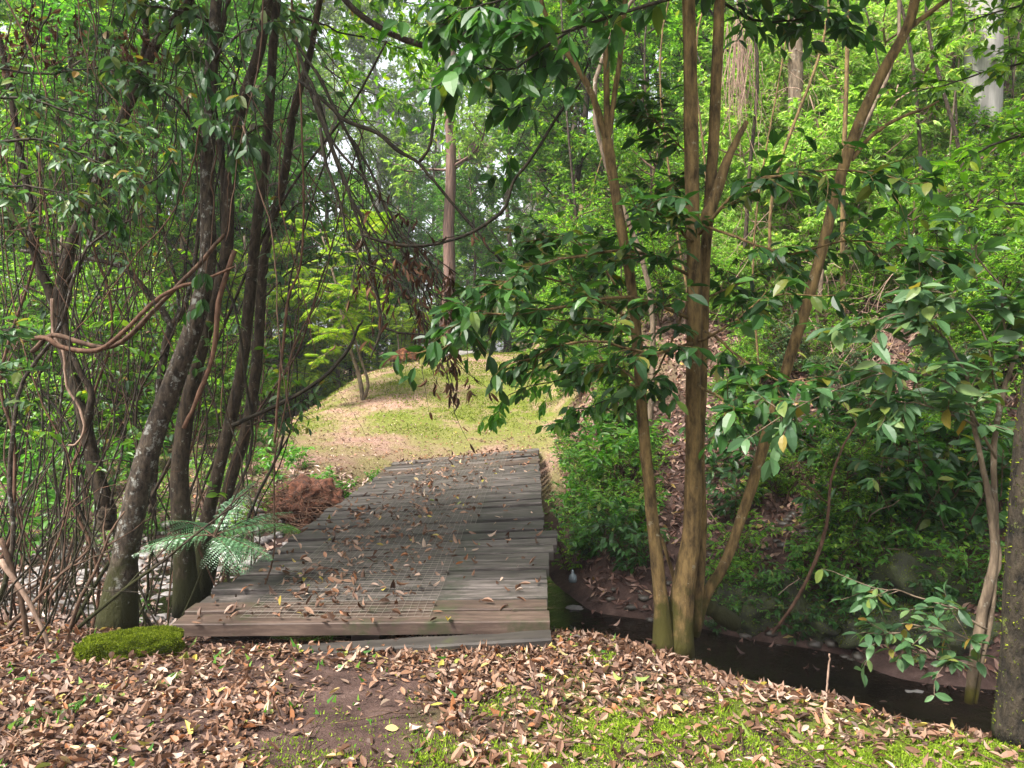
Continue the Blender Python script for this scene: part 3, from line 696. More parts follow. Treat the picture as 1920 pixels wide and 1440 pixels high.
# twigs on the ground
mb = MB(); r = np.random.default_rng(90)
for i in range(260):
    x = r.uniform(-4.5, 3); y = r.uniform(2.5, min(5, float(bank_y(x)) + .3)); a = r.uniform(0, 6.3); L = r.uniform(.06, .4)
    pts = [(x + math.cos(a) * L * f + r.normal(0, .008), y + math.sin(a) * L * f + r.normal(0, .008)) for f in (0, .35, .7, 1)]
    Q = np.array([(p_[0], p_[1], float(height(*p_)) + .02 + r.uniform(0, .015)) for p_ in pts]); mb.tube(Q, [.0035, .003, .0025, .0015], 4)
tag(mb.build('fallen_twigs', M['twig']), 'thin broken twigs lying among the fallen leaves in front', 'twigs', kind='stuff')

HAZE = 0.0009
# ------------------------------------------------------------------ plant building
def leafset(mb, tmpl, P, D, N, L, W):
    if isinstance(tmpl, list):
        r = np.random.default_rng(len(P)); idx = r.integers(0, len(tmpl), len(P))
        for i in range(len(tmpl)):
            k = idx == i
            if k.any(): mb.leaves(tmpl[i], P[k], D[k], N[k], np.broadcast_to(L, (len(P),))[k], np.broadcast_to(W, (len(P),))[k])
    else: mb.leaves(tmpl, P, D, N, L, W)

class Sites:
    def __init__(s): s.P = []; s.D = []; s.N = []; s.L = []
    def twig(s, rng, Q, n, L, droop=.3, spread=.9, whorl=0):
        """leaves along the polyline Q, the last ones bunched at its tip"""
        Q = np.asarray(Q); m = len(Q)
        t = np.sort(rng.uniform(.12, 1, n)) * (m - 1); t[-max(1, n // 3):] = (m - 1) * rng.uniform(.93, 1, max(1, n // 3))
        i = np.minimum(t.astype(int), m - 2); f = (t - i)[:, None]
        P = Q[i] * (1 - f) + Q[i + 1] * f; T = unit(Q[i + 1] - Q[i])
        up = np.array([0, 0, 1.0]); sd = unit(np.cross(T, up) + 1e-4)
        sg = np.where(np.arange(n) % 2 == 0, 1, -1)[:, None]
        D = unit(T * rng.uniform(.3, .9, (n, 1)) + sd * sg * spread * rng.uniform(.4, 1.1, (n, 1)) + rng.normal(0, .3, (n, 3)) + [0, 0, -droop])
        s.P.append(P); s.D.append(D); s.N.append(unit(up + rng.normal(0, .38, (n, 3)))); s.L.append(rng.uniform(L[0], L[1], n))
    def get(s): return [np.concatenate(a) for a in (s.P, s.D, s.N, s.L)]
    def put(s, mb, tmpl, wr, rng):
        if not s.P: return
        P, D, N, L = s.get(); leafset(mb, tmpl, P, D, N, L, L * rng.uniform(wr[0], wr[1], len(L)))

def bend(rng, p, d, L, n, up=.0, wob=.15):
    Q = [np.array(p, float)]; d = unit(d)
    for i in range(n):
        d = unit(d + rng.normal(0, wob, 3) + np.array([0, 0, up])); Q.append(Q[-1] + d * L / n)
    return np.array(Q)

def branch_out(rng, wood, sites, Q, R0, lvl, cfg):
    """children along the path Q"""
    c = cfg[lvl]; m = len(Q) - 1
    for j in range(c['n']):
        t = rng.uniform(c.get('lo', .25), 1) * m; i = min(int(t), m - 1); f = t - i
        p = Q[i] * (1 - f) + Q[i + 1] * f; T = unit(Q[i + 1] - Q[i])
        s = rng.normal(0, 1, 3); s -= T * s.dot(T); s = unit(s); s[2] = s[2] * c.get('flat', .6) + c.get('lift', .1)
        d = unit(T * c.get('fwd', .5) + s)
        L = rng.uniform(*c['L']) * (1 - c.get('taper', .4) * t / m); B = bend(rng, p, d, L, 4, c.get('up', .02), c.get('wob', .18))
        r0 = c['r'] * rng.uniform(.7, 1.2)
        if r0 > .0: wood.tube(B, np.linspace(r0, r0 * .4, 5), c.get('k', 4), False)
        if lvl == len(cfg) - 1: sites.twig(rng, B, c['leaves'], c['leafL'], c.get('droop', .3), c.get('spread', .9))
        else: branch_out(rng, wood, sites, B, r0, lvl + 1, cfg)

def proto(name, cat, trunk_pts, r0, cfg, bark, leafm, seed, tmpl=T_LO, wr=(.35, .5), k=8, stems=None, partname='crown'):
    """one tree or shrub standing at the origin, built once and hidden away by placing it as the first of its kind"""
    rng = np.random.default_rng(seed); root = empty(name, name, cat); wood = MB(); st = Sites()
    for pts, rr in (stems or [(trunk_pts, r0)]):
        Q = smooth_path(pts, 14); Q[1:] += rng.normal(0, rr * .25, (13, 3)); wood.tube(Q, np.linspace(rr * 1.15, rr * .35, 14), k)
        branch_out(rng, wood, st, Q, rr, 0, cfg)
    a = wood.build('trunk', M[bark], root)
    lm = MB(); st.put(lm, tmpl, wr, rng); b = lm.build(partname, M[leafm], root)
    KIDS[root.name] = [a, b]; root['_free'] = 1
    return root

def place(pr, x, y, rz, sc, label, group=None, sink=.05):
    loc = (x, y, float(height(x, y)) - sink)
    if pr.get('_free'):
        del pr['_free']; pr.location = loc; pr.rotation_euler = (0, 0, rz); pr.scale = (sc, sc, sc) if not hasattr(sc, '__len__') else sc
        pr['label'] = label
        if group: pr['group'] = group
        return pr
    r = dup(pr, loc, rz, sc, label, group)
    if not group and 'group' in r: del r['group']
    return r

# prototypes ------------------------------------------------------------
def bushcfg(n0, n1, n2, L0, L1, L2, leaves, leafL, droop=.3, lo=.15, r=(.02, .008, .004), **kw):
    return [dict(n=n0, L=L0, r=r[0], lo=lo, k=4, **kw), dict(n=n1, L=L1, r=r[1], lo=.2, k=3, **kw), dict(n=n2, L=L2, r=r[2], lo=.1, k=3, leaves=leaves, leafL=leafL, droop=droop)]
shrubs = [proto('leafy_shrub', 'shrub', None, 0, bushcfg(9, 5, 5, (.7, 1.3), (.3, .6), (.15, .35), 14, (.05, .10), .35), 'twig', 'leaf_mid', 100 + i,
          stems=[([(0, 0, -.1), (.15 * math.cos(a), .15 * math.sin(a), 1.0), (.5 * math.cos(a + .4), .5 * math.sin(a + .4), 2.4)], .022) for a in (0 + i, 2.1 + i, 4.2 + i)]) for i in range(3)]
shrubs_g = [proto('leafy_shrub', 'shrub', None, 0, bushcfg(9, 5, 5, (.6, 1.2), (.3, .6), (.15, .35), 13, (.06, .11), .5), 'twig', 'leaf_grey', 120 + i,
          stems=[([(0, 0, -.1), (.15 * math.cos(a), .15 * math.sin(a), 1.1), (.5 * math.cos(a + .4), .5 * math.sin(a + .4), 2.6)], .022) for a in (0 + i, 2.1 + i, 4.2 + i)]) for i in range(2)]
limes = [proto('leafy_shrub', 'shrub', None, 0, bushcfg(9, 5, 5, (.7, 1.5), (.35, .7), (.15, .4), 14, (.08, .15), .45), 'twig_pale', 'leaf_lime', 140 + i, wr=(.28, .4),
          stems=[([(0, 0, -.1), (.2 * math.cos(a), .2 * math.sin(a), 1.4), (.7 * math.cos(a + .4), .7 * math.sin(a + .4), 3.0)], .025) for a in (0 + i, 2.1 + i, 4.2 + i)]) for i in range(2)]
mids = [proto('understorey_tree', 'tree', [(0, 0, -.2), (.1, .1, 2), (-.2, .2, 5), (.3, 0, 8.2)], .09, bushcfg(24, 7, 5, (1.2, 2.4), (.5, 1.0), (.25, .5), 14, (.09, .15), .35, .22, (.03, .012, .005)), 'bark_dark', 'leaf_mid', 160 + i) for i in range(3)]
mids_f = [proto('understorey_tree', 'tree', [(0, 0, -.2), (.2, .1, 2), (-.1, .3, 5), (.2, .3, 8)], .08, bushcfg(24, 7, 5, (1.2, 2.4), (.5, 1.0), (.25, .5), 14, (.09, .15), .3, .22, (.03, .012, .005)), 'bark_pale', 'leaf_fresh', 180 + i) for i in range(2)]
fars = [proto('tall_gum_tree', 'tree', [(0, 0, -.3), (.2, .1, 6), (-.1, .2, 14), (.3, 0, 22)], .24, bushcfg(26, 7, 5, (2, 4.2), (.9, 1.8), (.4, .9), 13, (.16, .3), .6, .5, (.07, .025, .01)), 'bark_gum', 'leaf_far', 200 + i, wr=(.28, .4)) for i in range(3)]
irons = [proto('tall_forest_tree', 'tree', [(0, 0, -.3), (.1, .1, 6), (.15, .2, 13), (.3, 0, 20)], .23, bushcfg(24, 7, 5, (1.8, 3.6), (.8, 1.6), (.4, .9), 13, (.15, .28), .5, .40, (.06, .025, .01)), 'bark_iron', 'leaf_far', 220 + i, wr=(.28, .42)) for i in range(2)]
low = [proto('low_plant', 'plant', None, 0, [dict(n=7, L=(.12, .3), r=.003, lo=.2, k=3, leaves=8, leafL=(.07, .13), droop=.35)], 'twig', 'leaf_fresh', 240 + i, tmpl=T_HI, wr=(.3, .42), partname='foliage',
          stems=[([(0, 0, -.03), (.08 * math.cos(a), .08 * math.sin(a), .25), (.25 * math.cos(a), .25 * math.sin(a), .5)], .005) for a in (0 + i, 1.6 + i, 3.2 + i, 4.7 + i)]) for i in range(3)]
lowd = [proto('low_plant', 'plant', None, 0, [dict(n=7, L=(.12, .3), r=.003, lo=.2, k=3, leaves=8, leafL=(.07, .12), droop=.35)], 'twig', 'leaf_dark', 260 + i, tmpl=T_HI, wr=(.32, .45), partname='foliage',
          stems=[([(0, 0, -.03), (.08 * math.cos(a), .08 * math.sin(a), .25), (.25 * math.cos(a), .25 * math.sin(a), .55)], .005) for a in (0 + i, 1.6 + i, 3.2 + i, 4.7 + i)]) for i in range(2)]

# feathery tree: bipinnate fronds
def frond(mb_w, mb_l, rng, p, d, L, npin, pl, side_up=(0, 0, 1), leafW=.35, droopk=.5, sub=0, sublen=.16, subw=.42, widest=.35, rr=.004):
    Q = bend(rng, p, d, L, 8, -droopk / 8, .03); Q = smooth_path(Q, 16)
    if mb_w is not None: mb_w.tube(Q, np.linspace(rr, rr * .3, 16), 4, False)
    P = []; D = []; N = []; LL = []
    for i in range(npin):
        t = .12 + .86 * i / (npin - 1); x = t * 15; k = min(int(x), 14); q = Q[k] * (1 - (x - k)) + Q[k + 1] * (x - k); T = unit(Q[k + 1] - Q[k])
        sd = unit(np.cross(T, side_up)); nn = np.cross(sd, T)
        prof = (t / widest) ** .6 if t < widest else ((1 - t) / (1 - widest)) ** .7 + .06
        for s in (-1, 1):
            dd = unit(sd * s + T * .45 + rng.normal(0, .05, 3) + [0, 0, -.12]); l = pl * prof * rng.uniform(.9, 1.08)
            if sub and l > .02:
                m = max(4, int(sub * prof)); tt = np.linspace(.06, .97, m)
                sl = (1 - tt * .85) * sublen * (.5 + .5 * prof)
                base = q + dd * (tt[:, None] * l) + np.array([0, 0, -1]) * (tt[:, None] ** 2 * l * .22)
                sd2 = unit(np.cross(dd, nn))
                for s2 in (-1, 1):
                    P.append(base); D.append(unit(sd2 * s2 + dd * .45)[None].repeat(m, 0)); N.append(np.tile(nn, (m, 1)) + rng.normal(0, .1, (m, 3))); LL.append(sl)
            else:
                P.append(q[None]); D.append(dd[None]); N.append(nn[None] + rng.normal(0, .12, (1, 3))); LL.append(np.array([l]))
    P = np.concatenate(P); D = np.concatenate(D); N = np.concatenate(N); LL = np.concatenate(LL)
    mb_l.leaves(T_LO, P, D, N, LL, LL * leafW)

def feather_tree(seed, H, stems, fl=.55):
    rng = np.random.default_rng(seed); root = empty('feathery_tree', 'small feathery yellow green tree', 'tree'); wood = MB(); lm = MB()
    for pts, rr in stems:
        Q = smooth_path(pts, 14); wood.tube(Q, np.linspace(rr, rr * .35, 14), 8)
        for j in range(13):
            t = rng.uniform(.35, 1) * 13; i = min(int(t), 12); p = Q[i]; a = rng.uniform(0, 6.3)
            B = bend(rng, p, (math.cos(a), math.sin(a), rng.uniform(-.1, .8)), rng.uniform(.5, 1.3), 5, -.02, .15); wood.tube(B, np.linspace(.014, .005, 6), 4, False)
            for q in range(7):
                b = B[rng.integers(2, 6)]; a2 = rng.uniform(0, 6.3)
                frond(None, lm, rng, b, (math.cos(a2), math.sin(a2), rng.uniform(-.3, 1.0)), fl * rng.uniform(.7, 1.2), 15, .17, leafW=.22, droopk=.9)
    a = wood.build('trunk', M['bark_pale'], root); b = lm.build('crown', M['leaf_yellow'], root)
    KIDS[root.name] = [a, b]; root['_free'] = 1
    return root
fp = gnd(682, 750)
FT_Y = fp[1]
def rel(px, py, dy=0): return at(px, py, FT_Y + dy) - np.array([fp[0], fp[1], fp[2]])
ft = feather_tree(301, 4, [([(0, 0, -.1), rel(672, 700), rel(645, 620), rel(632, 540, .2), rel(600, 430, .4)], .05), ([rel(684, 745), rel(690, 715), rel(672, 660), rel(660, 600), rel(665, 500, -.2), rel(700, 380, -.3)], .035)])
ft['_free'] = 0; del ft['_free']; ft.location = fp; ft['label'] = 'small feathery yellow green tree with forked pale trunk on the mound'
fsm = feather_tree(302, 4, [([(0, 0, -.1), (.1, 0, 1.4), (-.1, .1, 3.4)], .06), ([(0, 0, 0), (.3, .1, 1.2), (.6, .2, 3.0)], .045)])
for (px, Y, sc, rz, lb) in [(540, 22, 1.25, 0, 'feathery yellow green tree beyond the creek just left of the mound'), (470, 20, 1.5, 2, 'tall feathery yellow green tree far behind the left trunks'), (745, 23.5, .75, 1, 'low feathery yellow fern like tree at the crest left of the red trunk'), (790, 25, .7, 3, 'small golden feathery tree at the crest beside the dead brown fern'),
                            (640, 24, 1.5, 4, 'tall yellow green feathery tree behind the forked pale trunk')]:
    x = at(px, 600, Y)[0]; place(fsm, x, Y, rz, sc, lb, 'feathery yellow green trees around the mound')

# background planting --------------------------------------------------
rng = np.random.default_rng(400)
def where(px, Y):
    for x, s in [(-60, 'beyond the left edge'), (60, 'at the left edge'), (130, 'left of the crooked trunk'), (230, 'behind the crooked trunk'), (330, 'left of the lichened trunk'), (410, 'behind the lichened trunk'), (500, 'behind the twin stems'), (600, 'right of the twin stems'), (690, 'over the pale forked tree'), (780, 'left of the red trunk'),
                 (880, 'by the red trunk'), (980, 'right of the red trunk'), (1060, 'above the right end of the deck'), (1150, 'left of the forked stems'), (1240, 'behind the forked stems'), (1340, 'behind the thick stems'), (1420, 'right of the thick stems'), (1500, 'left of the leaning stem'), (1600, 'behind the leaning stem'), (1700, 'right of the leaning stem'), (1790, 'left of the grey trunk'), (1880, 'by the grey trunk'), (9999, 'at the right edge')]:
        if px < x: break
    return ', ' + s
def row(protos, specs, cat_label, group, names=None):
    specs = sorted(specs, key=lambda s: s[0])
    for i, (px, Y, sc) in enumerate(specs):
        x = (px - 960) / F * Y
        lb = (names[i] if names and i < len(names) else cat_label) + where(px, Y)
        place(protos[int(rng.integers(0, len(protos)))], x, Y, rng.uniform(0, 6.3), sc * rng.uniform(.9, 1.1), lb, group)
def jit(a, s): return a + rng.uniform(-s, s)
# far tall trees
row(fars, [(jit(px, 25), jit(Y, 4), jit(1.15, .15)) for px, Y in [(60, 42), (210, 36), (360, 44), (480, 38), (590, 46), (715, 40), (770, 52), (900, 46), (1010, 40), (1120, 50), (1240, 38), (1400, 46), (1560, 40), (1700, 44), (1900, 40), (2080, 44)]],
    'tall pale gum tree in the hazy background', 'tall pale gum trees in the hazy background')
row(fars, [(jit(px, 30), jit(58, 8), jit(1.5, .2)) for px in range(-60, 2150, 150)], 'distant hazy tree at the very back', 'distant trees at the very back')
pb = at(835, 655, 27); place(irons[0], pb[0], 27, 0, 1.0, 'straight reddish brown trunked tree standing on the crest of the mound')
for px, Y, sc, lb in [(1395, 24, .9, 'dark red brown trunked tree behind the main forked stems'), (120, 26, 1.0, 'tall brown trunked tree far back at the left edge'), (440, 30, 1.0, 'tall brown trunked tree behind the left lichened trunks'), (1010, 34, 1.0, 'tall brown trunked tree at the back right of the mound')]:
    place(irons[1], (px - 960) / F * Y, Y, px, sc, lb)
# understorey behind and beside the mound
row(mids, [(jit(px, 30), jit(Y, 1.5), jit(.95, .2)) for px, Y in [(-20, 15), (90, 19), (190, 15.5), (290, 20), (380, 24), (70, 26), (250, 28), (470, 27), (560, 30), (330, 33), (660, 33), (130, 34)]], 'bushy green tree beyond the creek', 'bushy understorey trees on the left')
row(mids_f, [(jit(px, 30), jit(Y, 1.5), jit(.9, .15)) for px, Y in [(40, 22), (230, 24), (420, 32), (540, 36), (1010, 27), (1090, 22), (1180, 27), (960, 36), (880, 40), (700, 34), (780, 38), (640, 42), (840, 44), (740, 46), (920, 30), (600, 30)]], 'fresh green tree behind the mound', 'fresh green understorey trees')
row(mids, [(jit(px, 20), jit(Y, 1), jit(.9, .2)) for px, Y in [(1080, 19), (1170, 16.5), (1240, 21), (1060, 30), (960, 33), (890, 31), (740, 36), (1320, 18), (1330, 26), (1440, 23), (1520, 30), (1650, 26), (1790, 20), (1880, 25), (1960, 17), (2050, 24), (1720, 32)]], 'bushy green tree up the slope', 'bushy understorey trees on the right')
row(mids_f, [(jit(px, 30), jit(Y, 1.5), jit(sc, .15)) for px, Y, sc in [(-60, 22, 1.5), (60, 27, 1.7), (170, 23, 1.5), (280, 28, 1.8), (390, 26, 1.6), (480, 31, 1.8), (560, 26, 1.3), (620, 36, 1.8), (690, 44, 1.6), (880, 40, 1.5), (800, 36, 1.0), (830, 46, 1.7), (770, 48, 1.6), (950, 31, 1.6), (1020, 34, 1.9), (1120, 30, 1.8), (1220, 34, 2), (120, 18, 1.3), (330, 19.5, 1.3), (460, 23, 1.3)]], 'tall leafy light green tree closing the backdrop', 'tall light green trees closing the backdrop')
row(mids, [(jit(px, 30), jit(Y, 1.5), jit(sc, .15)) for px, Y, sc in [(0, 20, 1.4), (220, 21, 1.4), (420, 24, 1.5), (520, 28, 1.6), (1000, 38, 1.8), (1090, 25, 1.5), (1190, 26, 1.6), (1300, 27, 1.5), (1400, 30, 1.6), (650, 29, 1.0)]], 'tall mid green tree closing the backdrop', 'tall mid green trees closing the backdrop')
# shrubs on the left flats
sp_ = []
for Y, x0, x1, st_ in [(11.5, -150, 330, 95), (13.5, -180, 400, 90), (16.5, -150, 470, 85), (21, -100, 560, 85), (25, -60, 660, 90), (29, 300, 1050, 85)]:
    sp_ += [(jit(px, 30), jit(Y, .8), jit(.95, .2)) for px in np.arange(x0, x1, st_)]
row(shrubs, sp_[::2], 'leafy green shrub beyond the creek bed', 'leafy shrubs in the left thicket')
row(shrubs + shrubs_g, sp_[1::2], 'dull green shrub beyond the creek bed', 'dull green shrubs in the left thicket')
# right slope
sp_ = []
for Y, x0, x1, st_ in [(15, 1120, 2000, 120), (18, 1090, 2000, 110), (13, 1230, 1330, 70), (21, 1080, 2000, 110), (25, 1060, 2000, 120)]:
    sp_ += [(jit(px, 35), jit(Y, .8), jit(.9, .2)) for px in np.arange(x0, x1, st_)]
row(shrubs + shrubs_g, sp_[::2], 'leafy green shrub on the slope', 'leafy shrubs on the right slope')
row(shrubs, sp_[1::2], 'mid green shrub on the slope', 'mid green shrubs on the right slope')
row(limes, [(px, Y, sc) for px, Y, sc in [(1410, 15.5, 1.0), (1480, 16.5, 1.2), (1540, 15, 1.0), (1600, 17.5, 1.3), (1660, 16, 1.1), (1740, 18.5, 1.2), (1450, 19, 1.3), (1560, 20, 1.4), (1680, 21, 1.4), (1400, 12.8, .6), (1480, 12.3, .7), (1345, 16.5, .9), (1440, 11.6, .8), (1520, 11.2, .85), (1590, 11.8, .95), (1650, 12.4, 1.0), (1720, 13.2, 1.0), (1390, 14, .8), (1500, 13.5, 1), (1600, 14, 1), (1780, 14.5, 1.1)]],
    'lime green shrub on the sunlit slope', 'bright lime green shrubs on the right slope')
row(shrubs, [(jit(px, 20), jit(Y, .4), sc) for px, Y, sc in [(1040, 17.5, .9), (1075, 16, .95), (1030, 20, 1.0), (1065, 14.2, .6), (1010, 23.5, .8), (1085, 12.5, .6), (1130, 11, .55), (1180, 10, .5), (1100, 14.5, .75), (1180, 13, .7), (1250, 11.5, .6), (1820, 10.5, .8), (1900, 11.5, .9), (1960, 9.5, .8), (1750, 12, .8), (1340, 13, .6), (1700, 10.2, .7), (1780, 9.6, .7), (1860, 8.8, .7), (1930, 8.2, .7), (1620, 10.4, .5), (1380, 11, .45), (1450, 10.2, .35), (1540, 9.8, .35)]],
    'small leafy shrub low on the bank', 'small shrubs low on the right bank')
r_ = np.random.default_rng(77)
row(shrubs + shrubs_g, [(px, gnd(px, py)[1], sc) for px, py, sc in [(r_.uniform(1340, 1900), r_.uniform(560, 1040), r_.uniform(.16, .34)) for _ in range(30)]], 'low fine leaved bush on the far bank', 'low bushes in the undergrowth of the far bank')
row(limes, [(px, gnd(px, py)[1], sc) for px, py, sc in [(r_.uniform(1340, 1760), r_.uniform(380, 620), r_.uniform(.3, .5)) for _ in range(22)]], 'low lime green bush on the far bank', 'low lime green bushes on the far bank')
lows = [proto('low_plant', 'plant', None, 0, [dict(n=9, L=(.15, .35), r=.003, lo=.15, k=3, leaves=12, leafL=(.035, .07), droop=.3)], 'twig', 'leaf_mid' if i else 'leaf_fresh', 280 + i, tmpl=T_HI, wr=(.32, .46), partname='foliage',
          stems=[([(0, 0, -.03), (.1 * math.cos(a), .1 * math.sin(a), .3), (.35 * math.cos(a), .35 * math.sin(a), .55)], .005) for a in (0 + i, 1.2 + i, 2.4 + i, 3.6 + i, 4.9 + i)]) for i in range(3)]
row(lows, [(px, gnd(px, py)[1], sc) for px, py, sc in [(r_.uniform(1340, 1910), 560 + 590 * r_.uniform(0, 1) ** .6, r_.uniform(.4, 1.0)) for _ in range(58)]], 'small leaved plant in the undergrowth of the far bank', 'small leaved plants in the undergrowth of the far bank')
row(lows, [(px, gnd(px, py)[1], sc) for px, py, sc in [(r_.uniform(1050, 1230), r_.uniform(830, 1080), r_.uniform(.5, 1.0)) for _ in range(24)]], 'small leaved plant beside the deck', 'small leaved plants on the bank right of the deck')
row(lows, [(px, gnd(px, py)[1], sc) for px, py, sc in [(r_.uniform(0, 520), r_.uniform(830, 1060), r_.uniform(.5, 1.1)) for _ in range(30)]], 'small leaved plant beyond the dry creek bed', 'small leaved plants beyond the dry creek bed')
row(lows[:1] + lowd, [(px, gnd(px, py)[1], sc) for px, py, sc in [(r_.uniform(1340, 1890), r_.uniform(1120, 1205), r_.uniform(.3, .7)) for _ in range(30)]], 'leafy plant at the far water edge', 'leafy plants along the far water edge')
# low plants
row(low, [(px, gnd(px, py)[1], sc) for px, py, sc in [(1100, 950, 1.0), (1150, 930, 1.2), (1090, 985, .8), (1135, 1000, .9), (1165, 900, 1.2), (1105, 900, .9), (1060, 880, .7), (1190, 1010, .9), (1150, 850, 1.3), (1085, 850, 1.1)]], 'fresh leafy plant on the bank beside the deck', 'fresh green plants beside the right edge of the footbridge')
row(lowd, [(px, gnd(px, py)[1], sc) for px, py, sc in [(1100, 1060, .9), (1150, 1050, 1.0), (1190, 1080, .9), (1620, 950, 1.5), (1700, 990, 1.6), (1760, 1010, 1.6), (1640, 1020, 1.5), (1580, 1060, 1.2), (1700, 1060, 1.4), (1800, 1060, 1.5), (1840, 960, 1.6), (1750, 920, 1.5), (1880, 1010, 1.5), (1650, 900, 1.5), (1560, 900, 1.3), (1380, 980, 1.1), (1350, 900, 1.1), (1440, 900, 1.2), (1500, 860, 1.3), (1600, 830, 1.5), (1700, 850, 1.5), (1820, 860, 1.6)]],
    'dark glossy plant on the bank across the creek', 'dark glossy plants on the far creek bank')
row(low, [(px, gnd(px, py)[1], sc) for px, py, sc in [(520, 905, .8), (600, 925, .6), (640, 935, .5), (560, 880, .8), (470, 890, .9), (500, 850, .9), (120, 1000, 1.4), (60, 960, 1.5), (180, 940, 1.4), (250, 900, 1.3), (30, 1060, 1.3), (100, 900, 1.5), (300, 850, 1.4), (20, 900, 1.5), (230, 1180, .5), (700, 905, .4)]],
    'fresh leafy plant on the left litter', 'fresh green plants left of the footbridge')

# ------------------------------------------------------------------ near trees
def stem(mb, pts, Y, wpx, n=40, seed=0, k=12, knob=.06, ylist=None):
    """pts in photo pixels, wpx = list of widths in photo pixels along the stem"""
    r = np.random.default_rng(seed); P = pxpath(pts, Y, n)
    P[2:-2] += np.cumsum(r.normal(0, .0025, (n - 4, 3)), 0) * .6
    wd = np.interp(np.linspace(0, 1, n), np.linspace(0, 1, len(wpx)), wpx); R = wd / 2 / F * P[:, 1]
    R = R * (1 + knob * (vnoise(np.arange(n) * 1.0, np.zeros(n) + seed, 2.2, seed) - .5) * 2)
    mb.tube(P, R, k); return P
def one(name, label, cat, mb, bark, loc):
    o = mb.build(name, M[bark]); tag(o, label, cat); return o
def neartree(name, label, cat, bark, stems_, seed, crown=None, leafm='leaf_grey', tmpl=T_HI, wr=(.4, .52), group=None):
    root = empty(name, label, cat, group=group); mb = MB(); first = None
    for s in stems_:
        P = stem(mb, s[0], s[1], s[2], seed=seed + len(mb.v), k=12 if s[2][0] > 14 else 7)
        if first is None: first = P[0]
    st = Sites(); rg_ = np.random.default_rng(seed); wd = MB()
    if crown: crown(rg_, wd, st)
    kids = [mb.build('trunk', M[bark], root)]
    if wd.v: kids.append(wd.build('branches', M[bark], root))
    if st.P: lm = MB(); st.put(lm, tmpl, wr, rg_); kids.append(lm.build('foliage', M[leafm], root))
    loc = (float(first[0]), float(first[1]), float(height(first[0], first[1])))
    root.location = loc
    for c in kids: c.location = (-loc[0], -loc[1], -loc[2])
    return root
def spray(rng, wd, st, pts, Y, r0, ntw, twL, leaves, leafL, droop=.3, sub=True, spread=.9, flat=.4, lo=.1, n=14, drop=0.0, sub_r=.003):
    Q = pxpath(pts, Y, n, .012, rng); wd.tube(Q, np.linspace(r0, max(.0015, r0 * .3), n), 6)
    m = n - 1
    for j in range(ntw):
        t = rng.uniform(lo, 1) * m; i = min(int(t), m - 1); p = Q[i] + (Q[i + 1] - Q[i]) * (t - i); T = unit(Q[i + 1] - Q[i])
        s = rng.normal(0, 1, 3); s -= T * s.dot(T); s = unit(s); s[2] = s[2] * flat + .08 - drop; d = unit(T * .7 + s)
        B = bend(rng, p, d, rng.uniform(*twL), 4, -.02 - drop * .15, .15); wd.tube(B, np.linspace(sub_r, .001, 5), 4, False)
        st.twig(rng, B, leaves, leafL, droop, spread)
    st.twig(rng, Q[-4:], leaves, leafL, droop, spread)

def shade_canopy(r, wd, st, p0, n, l0, l1, reach=2.8):  # unseen leafy crown above the view, added to shade what lies below
    for i in range(n):
        a = r.uniform(0, 6.3); p = p0 + [0, 0, r.uniform(.05, 1.6)]; Q = bend(r, p, (math.cos(a), math.sin(a), .15), r.uniform(1.2, reach), 8, 0, .1)
        wd.tube(Q, np.linspace(.014, .004, 9), 5)
        for j in range(18):
            k = r.integers(2, 9); C = bend(r, Q[k], unit(Q[k] - Q[k - 1]) * .5 + r.normal(0, .6, 3), r.uniform(.2, .5), 3, 0, .1); wd.tube(C, np.linspace(.003, .001, 4), 3, False); st.twig(r, C, 7, (l0, l1), .35)
# left clump
def crownA(r, wd, st):
    for pts in [[(395, 300, 4.9), (340, 200, 4.6), (250, 130, 4.4)], [(400, 120, 4.9), (450, 60, 4.6), (520, 40, 4.4)], [(395, 40, 4.9), (330, 20, 4.7), (260, 10, 4.5)], [(400, 180, 4.9), (440, 200, 4.4), (470, 290, 4.2)]]:
        spray(r, wd, st, pts, 4.8, .012, 9, (.15, .4), 7, (.06, .11), .8)
    shade_canopy(r, wd, st, at(412, -60, 4.9), 40, .08, .13, 3.4)  # out-of-view crown, put in to shade the foreground and deck
neartree('lichened_tree', 'thick leaning trunk blotched with pale lichen, moss at its foot, left of the footbridge', 'tree', 'bark_grey',
    [([(218, 1185), (232, 1060), (252, 950), (285, 830), (325, 720), (365, 610), (392, 490), (392, 340), (396, 180), (404, 80), (412, -60)], 4.9, [76, 50, 44, 40, 38, 36, 30, 26, 24, 22, 20])], 501, crownA)
neartree('upright_tree', 'dark upright trunk growing right beside the front left corner of the footbridge', 'tree', 'bark_dark',
    [([(352, 1150), (345, 1030), (337, 900), (345, 800), (368, 690), (395, 590), (425, 480), (432, 330), (455, 200), (490, 90), (510, -60)], 5.25, [56, 37, 33, 30, 27, 24, 22, 20, 20, 20, 18]),
     ([(425, 480), (418, 300), (400, 160), (415, 60), (440, -60)], 5.3, [20, 12, 10, 9, 8])], 511,
    lambda r, wd, st: [spray(r, wd, st, p_, 5, .01, 7, (.15, .35), 6, (.06, .10), .8) for p_ in ([(440, 300), (480, 240), (560, 220)], [(455, 200), (420, 120), (350, 90)])])
